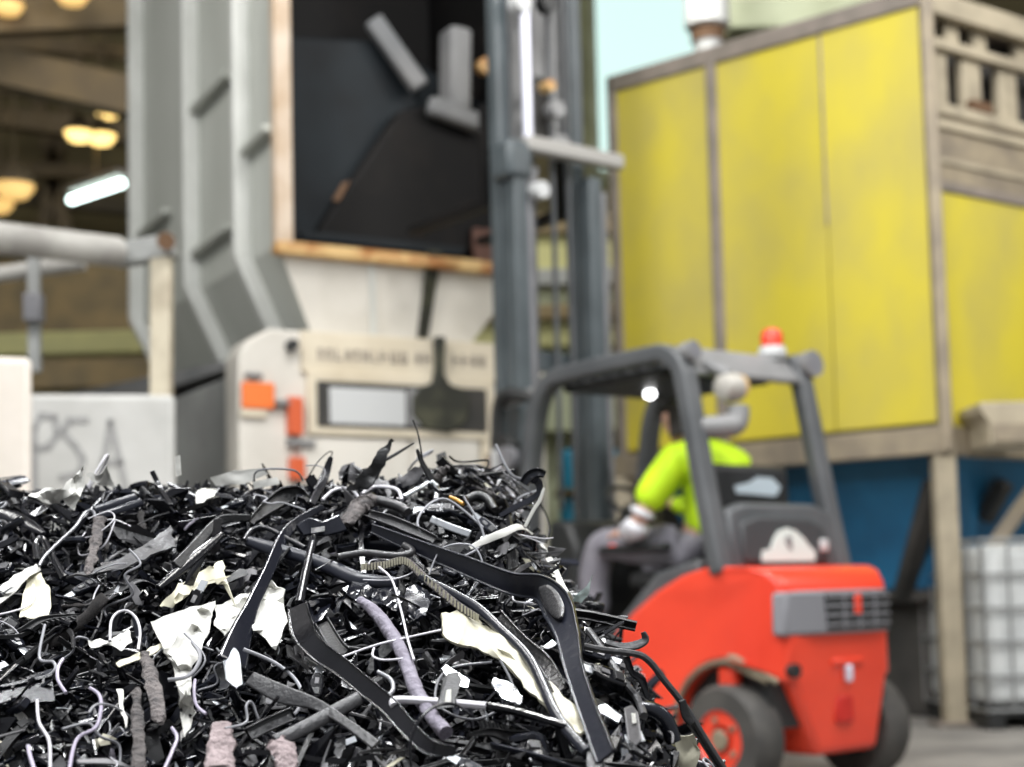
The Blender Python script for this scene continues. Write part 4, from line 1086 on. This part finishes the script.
def child_plate(root, name, poly, m, lift, th=.003, seed=0):
    mb = MB(); bm = mb.bm
    f = bm.faces.new([bm.verts.new(hp_(x, y, lift) - root.location) for x, y in poly])
    bmesh.ops.solidify(bm, geom=[f], thickness=th)
    return mb.build(name, M[m], root, bevel=.0008)

px = 1/650.0   # metres per pixel on the heap
# spoon-ended bar
b, P_, nn, c = bar('belt_lever', 'long black arm with a silver-tipped paddle end beside the white film', 'belt anchor', [(322, 507), (300, 520), (284, 536), (268, 572), (252, 606), (241, 634), (232, 664)], [.011, .015, .019, .019, .021, .034, .046], .014, 'blue_blk', lifts=[.05, .06, .07, .075, .075, .075, .07])
child_plate(b, 'silver_tip', [(222, 655), (226, 648), (236, 648), (240, 655), (243, 684), (236, 688), (226, 680)], 'silver', .085)
bar('black_spike', 'upright black blade sticking up above the buckle plate', 'plastic blade', [(331, 457), (324, 478), (312, 504)], [.008, .017, .012], .008, 'blk', lift=.05)
bar('black_rod', 'short thick black rod hanging below the buckle plate', 'plastic rod', [(314, 538), (307, 566), (299, 604)], .014, .014, 'blk', ROUND, lift=.065)
b, *_ = bar('buckle_plate', 'bone-shaped blue-black buckle plate with a worn pale label', 'buckle', [(300, 531), (310, 527), (322, 529), (334, 526), (342, 523)], [.022, .030, .024, .028, .030], .014, 'blue_blk', lift=.085)
child_plate(b, 'worn_label', [(311, 528), (325, 526), (325, 531), (311, 533)], 'midgrey', .098, .001)
# big arm with round inset
b, P_, nn, c = bar('belt_anchor', 'largest black arm bending down over the heap edge with an oval inset', 'belt anchor', [(372, 528), (413, 545), (464, 565), (510, 583), (540, 588), (557, 606), (567, 632), (574, 667), (589, 712), (606, 757)], [.014, .022, .030, .034, .040, .050, .036, .027, .026, .028], .012, 'blue_blk', RIM, lift=.10, k=8)
MB().sweep([q + n_*.0065 - c for q, n_ in zip(P_[33:46], nn[33:46])], [(.5*math.cos(2*PI*k/12), .5*math.sin(2*PI*k/12)*.005) for k in range(12)], nn[33:46], [.008, .018, .024, .027, .028, .029, .029, .028, .026, .024, .021, .016, .006]).build('oval_inset', M['dkgrey'], b, smooth=50)
b, *_ = bar('toothed_strip', 'beige toothed strip bending over the front slope', 'toothed strip', [(362, 567), (384, 565), (405, 561), (425, 578), (455, 603), (478, 618)], [.008, .012, .012, .012, .011, .010], .008, 'rough', lift=.088)
mb = MB(); cl = b.location
Q_ = spline([hp_(x, y, .094) for x, y in [(362, 567), (384, 565), (405, 561), (425, 578), (455, 603), (478, 618)]], 8)
for p in Q_: mb.box(p - cl, (.0025, .004, .011))
mb.build('teeth', M['creamf'], b)
bar('curved_rail', 'dark curved rail above the beige toothed strip', 'rail', [(338, 557), (365, 553), (395, 556), (412, 552), (404, 545)], .012, .01, 'dkgrey', ROUND, lift=.09)
bar('long_rail', 'long black rail crossing from the toothed strip down past the cream wedge', 'rail', [(420, 577), (452, 594), (478, 609), (500, 629), (530, 660), (557, 716), (586, 752)], [.014, .017, .017, .015, .015, .015, .014], .016, 'blue_blk', OVAL, lift=.085)
bar('black_edge_rail', 'black rail lying on the cream wedge', 'rail', [(498, 616), (520, 640), (545, 662), (560, 690)], .020, .012, 'dkgrey', U_PROF, lift=.075)
film('cream_wedge', 'torn cream plastic wedge under the long black rail', 'plastic wedge', [(442, 613), (462, 609), (490, 627), (516, 641), (546, 678), (590, 722), (582, 735), (556, 714), (530, 692), (505, 662), (478, 648), (444, 638)], 'creamf', .075, .02, .004, seed=1)
cable('foam_rope', 'thick lilac-grey foam cord hanging down the front slope', 'foam cord', [(360, 600), (374, 611), (388, 629), (402, 653), (416, 690), (430, 714), (446, 733)], [.006, .009, .0105, .0095, .0100, .0095, .0100], 'lilac', .075, n=14)
b = cable('pale_rod', 'thin pale violet rod lying across the foam cord', 'rod', [(394, 706), (397, 700), (440, 702), (486, 706)], .0052, 'wirew', .092)
cable('black_rod', 'black rod continuing the pale rod toward the anchor arm', 'rod', [(486, 706), (520, 713), (566, 727)], .0056, 'blk', .088)
t = thing('belt_clip', 'black belt clip with a white tag straddling the pale rod', 'clip', hp_(447, 690, .10))
o_ = t.location
def tri(pts, lift): return [hp_(x, y, lift) - o_ for x, y in pts]
def plate_in(root, name, poly, m, lift, th, bev=.001):
    mb = MB(); f = mb.bm.faces.new([mb.bm.verts.new(q) for q in tri(poly, lift)]); bmesh.ops.solidify(mb.bm, geom=[f], thickness=th); return mb.build(name, M[m], root, bevel=bev)
plate_in(t, 'clip_body', [(438, 700), (442, 680), (448, 673), (458, 672), (462, 680), (456, 698), (457, 707), (436, 709)], 'blkmat', .105, .009, .002)
plate_in(t, 'white_tag', [(446, 690), (452, 689), (451, 702), (444, 702)], 'white', .108, .002)
plate_in(t, 'silver_plate', [(441, 668), (446, 664), (470, 680), (468, 688), (450, 684)], 'silver', .09, .003)
film('silver_buckle', 'silver and black buckle lying above the rod beside the cream wedge', 'buckle', [(491, 686), (494, 680), (512, 686), (523, 700), (520, 707), (503, 701)], 'silver', .08, .008, .004, seed=4)
# curved trough
b, *_ = bar('curved_trough', 'long black curved trough with a broad head running down the front slope', 'trough', [(298, 606), (303, 630), (318, 650), (340, 666), (366, 687), (389, 706), (410, 730), (430, 747), (455, 751)], [.030, .036, .030, .026, .025, .024, .022, .020, .012], .013, 'blk', RIM, lift=.085)
bar('ladder_piece', 'small black ladder-shaped piece beside the trough head', 'plastic piece', [(322, 622), (336, 645), (346, 655)], .022, .01, 'blkmat', U_PROF, lift=.06)
bar('grey_tube', 'glossy grey half tube near the bottom below the paddle end', 'tube', [(275, 742), (300, 730), (330, 714), (360, 698)], .020, .018, 'dkgrey', OVAL, lift=.065)
bar('grey_channel', 'grey channel piece parallel to and above the half tube', 'channel', [(248, 735), (270, 724), (293, 714)], .018, .010, 'dkgrey', U_PROF, lift=.055)
bar('flat_bar', 'flat dark bar sloping from the paddle end to the bottom edge', 'bar', [(250, 678), (282, 694), (315, 704), (345, 722), (376, 745)], [.02, .026, .016, .012, .014], .008, 'dkgrey', FLAT, lift=.072)
# white films
film('white_film_sheet', 'large hanging torn white film left of the paddle-ended arm', 'film', [(150, 622), (184, 608), (216, 602), (212, 622), (203, 645), (192, 668), (189, 690), (196, 712), (186, 738), (180, 712), (174, 672), (162, 648)], 'white', .07, .05, seed=2)
film('white_film_flap', 'white film flap behind the paddle-ended arm', 'film', [(214, 606), (248, 592), (268, 578), (284, 590), (286, 622), (276, 648), (258, 632), (244, 612), (226, 634), (214, 626)], 'white', .045, .045, seed=3)
film('cream_film_curl', 'cream film curl above the large white film', 'film', [(160, 607), (178, 584), (200, 572), (222, 560), (224, 580), (219, 573), (198, 586), (172, 608)], 'creamf', .06, .04, seed=5)
film('white_film_tongue', 'white film tongue at the frame edge of the heap', 'film', [(-6, 592), (18, 572), (36, 563), (40, 569), (22, 584), (-6, 608)], 'white', .055, .02, seed=6)
film('beige_flap', 'beige panel piece below the white film tongue', 'panel', [(28, 577), (40, 572), (50, 590), (50, 618), (18, 618)], 'creamf', .045, .02, seed=7)
film('crumpled_film', 'crumpled pale film on the crest before the graffiti block', 'film', [(28, 496), (42, 490), (62, 488), (84, 466), (84, 486), (74, 512), (64, 500), (48, 503)], 'white', .03, .04, seed=8, Y=2.55)
film('pointed_film', 'pointed white film beside the crumpled film on the crest', 'film', [(85, 474), (98, 474), (108, 467), (116, 486), (100, 485)], 'white', .03, .02, seed=9, Y=2.66)
film('white_chip', 'upright white chip standing above the crest', 'chip', [(175, 457), (180, 455), (181, 475), (176, 477)], 'white', .03, .004, .002, seed=10, Y=2.66)
film('white_lens', 'small oval white disc on the crest below the upright chip', 'disc', [(196, 492), (205, 488), (217, 489), (214, 497), (203, 503), (196, 504)], 'white', .05, .006, seed=11)
film('white_cover', 'flat white lid lying on the crest before the orange sign', 'lid', [(210, 478), (232, 471), (262, 468), (268, 474), (244, 484), (216, 486)], 'white', .02, .008, seed=12, Y=2.72)
film('white_card', 'small white card on the crest beside the flat lid', 'card', [(253, 482), (277, 477), (280, 484), (254, 489)], 'white', .05, .004, seed=13, Y=2.66)
film('white_tatters', 'ragged white tatters inside the wire loop', 'film', [(88, 640), (108, 640), (128, 631), (133, 642), (122, 652), (106, 645), (92, 648)], 'white', .06, .02, seed=14)
film('white_sliver', 'long thin white sliver hanging below the wire loop', 'sliver', [(116, 690), (122, 690), (128, 726), (125, 727)], 'white', .06, .01, seed=15)
film('pale_ribbon', 'pale ribbon across the wires near the big white film', 'ribbon', [(116, 663), (140, 652), (166, 641), (168, 645), (142, 658), (120, 666)], 'creamf', .07, .01, seed=16)
# wires
W_ = 'wire'
cable('wire_loop', 'upright pale wire loop left of the large white film', W_, [(110, 641), (111, 622), (117, 613), (127, 611), (136, 618), (140, 632), (138, 650)], .0021, 'wirew', .085)
cable('bent_wire', 'violet-tinted wire with two sharp bends near the bottom edge', W_, [(90, 688), (99, 695), (101, 708), (96, 727), (79, 737), (73, 750), (69, 772)], .0024, 'pinkwire', .085)
cable('bent_wire', 'violet wire with a curled top end beside the pale ribbon', W_, [(63, 659), (58, 668), (58, 680), (66, 693)], .0024, 'pinkwire', .08)
cable('bent_wire', 'straight violet-white wire leaning at the bottom edge', W_, [(37, 700), (39, 722), (49, 741), (50, 772)], .0022, 'wirew', .08)
cable('bent_wire', 'short pale wire at the very bottom edge', W_, [(28, 746), (30, 756), (35, 772)], .0027, 'pinkwire', .08)
cable('bent_wire', 'pale wire arching under the cream film curl', W_, [(39, 566), (45, 556), (60, 541), (75, 527), (85, 513), (93, 511), (96, 522)], .0026, 'wire', .07)
cable('bent_wire', 'hooked grey wire lying on the large white film', W_, [(192, 642), (200, 655), (196, 668), (186, 677), (168, 680)], .0028, 'wire', .095)
cable('bent_wire', 'thin wire drooping past the blue-black shield plate', W_, [(379, 567), (392, 580), (401, 610), (408, 640), (414, 660)], .0017, 'wirew', .098)
cable('bent_wire', 'thin wire running level over the foam cord', W_, [(342, 657), (376, 645), (410, 637), (441, 630)], .0016, 'wirew', .09)
cable('bent_wire', 'pale wire arch over the crest beside the buckle plate', W_, [(322, 500), (334, 490), (350, 489), (360, 499)], .0026, 'wirew', .06)
cable('bent_wire', 'small wire hook beside the foam cord', W_, [(374, 648), (373, 656), (384, 660), (408, 658)], .0016, 'wirew', .09)
cable('bent_wire', 'grey wire ring below the shield plate at the trough', W_, [(378, 700), (392, 692), (391, 680), (378, 672)], .003, 'wire', .07)
cable('bent_wire', 'wire curl at the foot of the large white film', W_, [(195, 680), (194, 694), (197, 706), (206, 714)], .0022, 'pinkwire', .08)
cable('bent_wire', 'wire fork near the bottom by the pinkish foam', W_, [(164, 770), (172, 752), (177, 738), (172, 728)], .0022, 'pinkwire', .08)
cable('metal_rod', 'bent chrome rod on the crest behind the rough coupling', 'rod', [(404, 497), (418, 489), (432, 482), (437, 488), (436, 500)], .0042, 'silver', .03)
cable('pale_string', 'pale green cord curving along the crest', 'cord', [(362, 494), (374, 487), (396, 489), (402, 500)], .0032, 'wirew', .04)
# foam sticks
cable('torn_stick', 'rough grey stick pointing down from the pale arching wire', 'foam strip', [(100, 518), (97, 535), (93, 552), (88, 574)], [.010, .0095, .008, .007], 'rough', .07, n=12)
cable('torn_stick', 'rough grey stick below the wire loop', 'foam strip', [(144, 652), (152, 680), (160, 722)], [.008, .011, .009], 'rough', .07, n=12)
cable('torn_stick', 'rough grey stick standing at the bottom beside the white sliver', 'foam strip', [(136, 690), (138, 730), (139, 772)], [.006, .009, .008], 'rough', .06, n=12)
cable('foam_block', 'pinkish grey foam block standing at the bottom edge', 'foam', [(222, 724), (221, 745), (219, 775)], [.013, .017, .018], 'pinkfoam', .07, n=12)
cable('foam_block', 'pinkish foam wedge under the glossy half tube', 'foam', [(280, 742), (285, 756), (287, 775)], [.016, .015, .012], 'pinkfoam', .055, n=12)
cable('rough_coupling', 'crumpled grey coupling on the crest beside the black fin', 'coupling', [(346, 525), (356, 510), (366, 502), (378, 500)], [.012, .017, .019, .012], 'rough', .06, n=14)
cable('dull_hose', 'dull grey hose on the crest above the big arm', 'hose', [(364, 499), (380, 501), (400, 507), (408, 512)], [.007, .009, .009, .007], 'dkgrey', .06, n=12)
# left bars and sheets
film('grey_sheet', 'broad brown-grey torn blade on the slope below the crest', 'blade', [(66, 580), (119, 561), (150, 543), (172, 526), (173, 538), (177, 548), (150, 556), (120, 570)], 'dkgrey', .065, .014, .003, seed=20)
bar('fat_black_fender', 'fat glossy black blade at the frame edge below the crest', 'blade', [(-4, 512), (14, 517), (30, 525), (44, 534)], [.022, .026, .022, .010], .014, 'blk', OVAL, lift=.06)
bar('looped_bar', 'black bent bar under the pale arching wire', 'bar', [(37, 560), (36, 545), (42, 539), (50, 553), (64, 578)], .012, .012, 'blk', OVAL, lift=.055)
for k, (p, q) in enumerate((((94, 510), (136, 497)), ((100, 516), (142, 502)))):
    bar('blue_bar', ('upper of two parallel blue-black bars on the crest', 'lower of two parallel blue-black bars on the crest')[k], 'bar', [p, ((p[0]+q[0])/2, (p[1]+q[1])/2), q], .015, .012, 'blue_blk', OVAL, lift=.055)
bar('shiny_stick', 'shiny black stick leaning on the crest by the white chip', 'stick', [(152, 471), (160, 487), (171, 505)], .009, .008, 'blk', FLAT, lift=.06)
bar('black_bar', 'thick matt black bar rising to the scoop', 'bar', [(176, 566), (196, 545), (213, 526), (225, 519), (250, 518)], [.018, .018, .016, .016, .012], .014, 'blkmat', FLAT, lift=.065)
bar('black_scoop', 'curved black scoop with a raised rim on the crest', 'scoop', [(252, 522), (268, 508), (284, 497), (298, 494), (308, 500)], [.012, .026, .032, .026, .010], .016, 'blkmat', U_PROF, lift=.055)
bar('bluish_tube', 'thick blue-black tube passing behind the spoon-ended arm', 'tube', [(248, 541), (270, 548), (300, 556), (330, 567), (362, 580), (398, 583)], [.018, .024, .022, .024, .026, .018], .026, 'blue_blk', OVAL, lift=.055)
bar('thin_black_arc', 'thin black arc joining the scoop and the blue-black tube', 'arc', [(244, 540), (252, 530), (266, 528), (290, 540), (305, 548)], .008, .007, 'blk', ROUND, lift=.07)
bar('black_lever', 'slanted black lever pointing down to the large white film', 'lever', [(158, 588), (176, 573), (196, 556), (222, 534)], [.012, .018, .020, .012], .014, 'blk', OVAL, lift=.05)
bar('greenish_bar', 'dark greenish double bar above the big arm', 'bar', [(368, 514), (390, 521), (412, 530), (434, 540)], [.012, .018, .018, .014], .012, 'dkgrey', U_PROF, lift=.075)
bar('silver_bar', 'flat silvery bar on the crest above the big arm', 'bar', [(431, 519), (450, 527), (470, 534)], .012, .006, 'silver', FLAT, lift=.06)
film('shield_plate', 'blue-black shield-shaped plate with a round boss', 'plate', [(406, 588), (416, 584), (428, 590), (430, 600), (425, 616), (416, 620), (408, 612)], 'blue_blk', .07, .012, .005, seed=24)
film('dark_pocket', 'dark shiny curved pocket piece left of the shield plate', 'pocket', [(343, 590), (360, 583), (376, 592), (398, 590), (404, 600), (396, 612), (376, 606), (356, 604)], 'blue_blk', .05, .03, .004, seed=25)
# crest
film('black_fin', 'tall pointed black fin rising from the crest', 'fin', [(346, 489), (356, 478), (370, 466), (379, 450), (390, 439), (394, 441), (387, 455), (378, 478), (366, 490)], 'blkmat', .045, .01, .004, seed=26, Y=2.62)
cable('thin_stick', 'thin black stick leaning beside the black fin', 'stick', [(380, 463), (396, 454), (414, 443)], [.003, .0028, .0015], 'blkmat', .03, Y=2.64)
cable('whisker_wire', 'hair-thin dark wire rising above the crest', 'wire', [(413, 420), (418, 434), (421, 450), (424, 470)], .0014, 'blkmat', .03, Y=2.62)
bar('black_prong', 'black prong under the hair-thin wire on the crest', 'prong', [(417, 449), (422, 462), (432, 480)], [.004, .009, .012], .008, 'blkmat', FLAT, lift=.03, Y=2.62)
cable('foam_lump', 'rough dark foam knob on the crest beside the prong', 'foam', [(436, 482), (442, 472), (449, 467)], [.010, .014, .009], 'rough', .03, n=12, Y=2.64)
film('lilac_plate', 'bluish grey tilted plate on the crest beside the fin', 'plate', [(396, 480), (410, 470), (425, 468), (418, 482), (402, 488)], 'midgrey', .03, .01, .003, seed=27, Y=2.66)
film('clear_hood', 'smoky translucent hood behind the black fin', 'hood', [(338, 480), (342, 466), (354, 462), (360, 472), (358, 482)], 'midgrey', .0, .012, .002, seed=28, Y=2.75)
cable('amber_peg', 'small amber peg on the crest', 'peg', [(450, 497), (457, 500), (463, 504)], .0032, 'amber', .035)
cable('hooked_tube', 'dark ring tube end on the crest near the amber peg', 'tube', [(466, 500), (478, 496), (488, 500), (495, 510)], [.008, .009, .008, .006], 'blkmat', .04, n=12)
# sprig on the right of the crest
bar('blue_sprig', 'bluish bent sprig curling up at the end of the crest', 'sprig', [(500, 516), (516, 507), (530, 500), (539, 492), (538, 482), (530, 480)], [.008, .012, .012, .010, .014, .012], .007, 'blue_blk', FLAT, lift=.03, Y=2.52)
bar('curled_hood', 'curled dark cap at the tip of the blue sprig', 'cap', [(524, 484), (530, 476), (538, 473), (545, 475)], [.016, .018, .016, .010], .008, 'blue_blk', U_PROF, lift=.03, Y=2.52)
bar('white_stick', 'pale stick standing beneath the blue sprig', 'stick', [(525, 527), (533, 511), (540, 500), (544, 488)], [.005, .006, .006, .004], .005, 'white', FLAT, lift=.03, Y=2.5)
bar('cream_strap', 'cream strap draped over the heap edge under the sprig', 'strap', [(470, 548), (486, 540), (503, 533), (522, 527), (537, 541), (552, 566), (562, 588), (572, 600)], [.006, .012, .013, .011, .012, .014, .013, .010], .003, 'white', FLAT, lift=.075)
film('clear_triangle', 'clear greenish plastic triangle poking out beside the oval inset', 'shard', [(560, 598), (575, 596), (588, 585), (592, 575), (589, 594), (581, 603)], 'clear', .05, .006, .002, seed=29, Y=2.36)
film('lilac_shard', 'bluish grey shard jutting past the cream strap', 'shard', [(548, 546), (566, 549), (558, 556), (548, 556)], 'midgrey', .03, .006, .003, seed=30, Y=2.5)
# right flank
cable('bent_rod', 'long grey bent rod drooping toward the forklift wheel', 'rod', [(584, 646), (604, 650), (636, 654), (650, 662), (664, 680), (686, 708), (708, 744), (726, 772)], .0048, 'dkgrey', .045, n=8, Y=2.12)
cable('bent_rod', 'dark rod parallel to the anchor arm on the flank', 'rod', [(588, 630), (604, 652), (624, 682), (638, 700), (644, 716)], .0055, 'dkgrey', .06)
bar('dark_strap', 'dark folded strap dangling from the long bent rod', 'strap', [(626, 656), (632, 672), (642, 680), (648, 700)], [.012, .010, .014, .006], .006, 'blk', FLAT, lift=.04, Y=2.12)
bar('dark_sleeve', 'dark sleeve threaded on the drooping rod', 'sleeve', [(682, 700), (686, 715), (692, 724)], [.012, .016, .012], .012, 'blkmat', OVAL, lift=.05, Y=2.11)
bar('rod_tail', 'flat dark tail at the end of the drooping rod', 'strap', [(690, 722), (704, 742), (722, 772)], [.014, .013, .010], .006, 'dkgrey', FLAT, lift=.04, Y=2.12)
bar('hook_piece', 'two-pronged hook sticking out toward the red forklift', 'hook', [(606, 642), (622, 646), (636, 645), (645, 640), (643, 632)], [.008, .010, .014, .012, .006], .007, 'dkgrey', FLAT, lift=.04, Y=2.2)
bar('black_claw', 'thin black claw reaching out above the two-pronged hook', 'claw', [(592, 632), (606, 626), (618, 618), (628, 617)], [.010, .010, .007, .003], .006, 'blk', FLAT, lift=.03, Y=2.28)
bar('black_claw', 'small black splinter beside the thin claw', 'claw', [(604, 634), (616, 626), (624, 622)], [.006, .007, .003], .005, 'blk', FLAT, lift=.03, Y=2.27)
bar('dark_elbow', 'thick black elbow hose on the heap flank', 'hose', [(640, 708), (655, 712), (666, 722), (674, 742)], [.020, .024, .024, .020], .024, 'blue_blk', ROUND, lift=.045, Y=2.08)
bar('dark_elbow', 'ribbed black hose stub below the elbow hose', 'hose', [(636, 742), (652, 752), (664, 768)], [.020, .022, .022], .02, 'blk', ROUND, lift=.045, Y=2.05)
film('cream_tatter', 'cream torn tatter at the heap foot beside the wheel', 'film', [(676, 736), (694, 734), (700, 752), (694, 772), (674, 772)], 'creamf', .03, .012, seed=31, Y=2.1)
for k, (pp, lab) in enumerate((([(624, 708), (632, 704), (638, 712), (642, 740), (636, 746), (628, 740)], 'grey belt buckle with a pale window on the flank'), ([(588, 742), (596, 738), (604, 744), (602, 766), (592, 772), (586, 764)], 'small grey buckle at the foot of the anchor arm'))):
    cx, cy = sum(p[0] for p in pp)/6, sum(p[1] for p in pp)/6
    t = thing('belt_buckle', lab, 'buckle', hp_(cx, cy, .08)); o_ = t.location
    plate_in(t, 'buckle_body', pp, 'midgrey', .085, .009, .002)
    plate_in(t, 'window', [(cx - 2, cy - 12), (cx + 2, cy - 12), (cx + 3, cy - 2), (cx - 1, cy - 2)], 'white', .088, .002)
    plate_in(t, 'plate', [(cx - 9, cy + 10), (cx + 8, cy + 6), (cx + 12, cy + 16), (cx - 6, cy + 18)], 'silver', .075, .003)
film('silver_strip', 'silvery strip on the flank left of the buckle with pale window', 'strip', [(597, 706), (606, 704), (622, 716), (618, 722), (600, 712)], 'silver', .06, .006, .003, seed=33)
film('white_flap', 'small white flap under the anchor arm near its lower end', 'flap', [(558, 712), (570, 704), (584, 718), (586, 732), (572, 728)], 'white', .06, .012, seed=34)

# ---- the many look-alike pieces
scatter('plastic_strip', 'torn plastic strip', 'plastic strip', strip_mesh, [('blk', 'glossy black'), ('blk', 'glossy black'), ('blkmat', 'matt black'), ('blue_blk', 'blue-black')], 300, (.10, .22), (-.03, .028), nproto=28, seed=2, wsc=(.8, 1.3))
def sliver_mesh(R):
    n = R.randint(3, 5); c = R.uniform(-.25, .25)
    pts = [V((-.5 + i/(n-1), c*(1 - (2*i/(n-1) - 1)**2) + R.uniform(-.03, .03), R.uniform(-.05, .05))) for i in range(n)]
    P_ = spline(pts, 6); w = R.uniform(.03, .065)
    ws = interp([w*R.uniform(.1, .6), w, w*R.uniform(.6, 1.1), w*R.uniform(.05, .5)], len(P_))
    mb = MB(); mb.sweep(P_, [(a, b*.03) for a, b in R.choice([FLAT, OVAL, TPROF, U_PROF])], V((0, .3, 1)).normalized(), ws); return mb
scatter('plastic_sliver', 'thin pointed plastic sliver', 'plastic sliver', sliver_mesh, [('blk', 'glossy black'), ('midgrey', 'mid grey'), ('blkmat', 'matt black'), ('dkgrey', 'dark grey'), ('blue_blk', 'blue-black')], 300, (.06, .17), (-.025, .016), nproto=28, seed=12, tilt=.4)
scatter('plastic_shard', 'broken plastic shard', 'plastic shard', shard_mesh, [('blk', 'glossy black'), ('blkmat', 'matt black'), ('blue_blk', 'blue-black'), ('dkgrey', 'dark grey'), ('midgrey', 'mid grey'), ('lilac', 'lilac grey')], 290, (.04, .10), (-.03, .018), nproto=28, seed=3, tilt=.45)
scatter('plastic_tube', 'short plastic tube', 'plastic tube', tube_mesh, [('blk', 'glossy black'), ('dkgrey', 'dark grey'), ('blue_blk', 'blue-black')], 60, (.07, .15), (-.03, .01), nproto=9, seed=4, wsc=(.7, 1.3))
scatter('wire', 'loose curled wire', 'wire', wire_mesh, [('wire', 'grey'), ('blk', 'black'), ('wire', 'grey'), ('blk', 'black'), ('wirew', 'whitish')], 90, (.05, .12), (-.005, .03), nproto=15, seed=5, wsc=(.8, 1.3))
scatter('film_scrap', 'torn film scrap', 'film scrap', shard_mesh, [('white', 'white'), ('creamf', 'cream')], 64, (.03, .075), (-.02, .015), nproto=10, seed=6, tilt=.5)
scatter('grey_chip', 'broken plastic chip', 'plastic chip', shard_mesh, [('midgrey', 'mid grey'), ('silver', 'glint-like silvery')], 150, (.018, .055), (-.02, .02), nproto=12, seed=8, tilt=.5)  # silvery chips partly added as the tiny white highlights of the heap
scatter('foam_strip', 'rough torn foam strip', 'foam strip', rough_mesh, [('rough', 'brownish grey')], 34, (.05, .11), (-.02, .012), nproto=6, seed=9)
# clips with parts
R = random.Random(31)
cp = []
for k in range(5):
    root = thing('plastic_clip', '', 'plastic clip'); a, b, c, s_ = clip_parts(R)
    a.build('clip_body', M['blk' if k % 2 else 'blue_blk'], root, bevel=.02); b.build('push_button', M['dkgrey'], root, bevel=.01); c.build('tongue', M['silver'], root); s_.build('label_plate', M['midgrey'], root)
    cp.append(root)
for i in range(46):
    if i < 5: root = cp[i]
    else:
        src = cp[i % 5]; root = src.copy(); COL.objects.link(root)
        for ch in src.children:
            c = ch.copy(); COL.objects.link(c); c.parent = root
    p, n = rnd_spot(R); a = R.uniform(0, 2*PI); tx = n.cross(V((0, 1, .01))).normalized(); ty = n.cross(tx)
    orient(root, p + n*R.uniform(-.01, .02), (tx*math.cos(a) + ty*math.sin(a) + n*R.gauss(0, .4)), (n + V((R.gauss(0, .4), R.gauss(0, .4), 0))).normalized(), R.uniform(.045, .075))
    zn = zone(p); tag(root, f'small black belt clip with silver tongue {ZT[zn]}', 'plastic clip', f'belt clips {ZG[zn]}')

# ------------------------------------------------------------------ lights
def area(name, loc, target, size, power, col=(1, 1, 1), sy=None):
    l = bpy.data.lights.new(name, 'AREA'); l.energy = power; l.color = col; l.size = size
    if sy: l.shape = 'RECTANGLE'; l.size_y = sy
    o = bpy.data.objects.new(name, l); COL.objects.link(o); o.location = loc
    o.rotation_euler = (V(target) - V(loc)).to_track_quat('-Z', 'Y').to_euler(); return o
cool = (.96, .98, 1)
area('hall_lamp', (.9, 1.2, 4.6), (-.2, 2.3, 1), 1.5, 150, cool, .22)
area('hall_lamp', (-1.6, 1.8, 4.8), (-.3, 2.3, 1), .22, 130, cool, 1.5)
area('hall_lamp', (-.2, 4.4, 4.9), (-.2, 2.6, 1), 1.5, 130, cool, .22)
area('hall_lamp', (-3.5, 4.5, 7), (-2.0, 9.5, 2), 1.2, 300, (1, .98, .95), 2.4)
area('hall_lamp', (2.2, 4.0, 7), (2.4, 9.5, 2.2), 1.2, 265, (1, .98, .95), 2.4)
area('hall_lamp', (0.3, 6.0, 7.2), (1, 7.5, 1), 1.0, 150, (1, .99, .97), 2)
area('hall_lamp', (6.0, 6.5, 6.5), (3.6, 10.2, 3), 1.0, 220, (1, .98, .95), 2)
area('hall_lamp', (-5.0, 14.0, 9), (-4, 20, 8), 1.5, 90, (1, .86, .62), 2)
area('hall_lamp', (1.2, 12.0, 7.5), (.6, 15, 2.5), 1.0, 160, (1, .98, .9), 1)

wd = bpy.data.worlds.new('hall_daylight'); SC.world = wd; wd.use_nodes = True
bg = wd.node_tree.nodes['Background']; bg.inputs['Color'].default_value = (.93, .96, 1, 1); bg.inputs['Strength'].default_value = .36
SC.view_settings.view_transform = 'Standard'; SC.view_settings.look = 'None'
SC.view_settings.gamma = 1; SC.view_settings.exposure = 0.0; SC.view_settings.use_curve_mapping = False
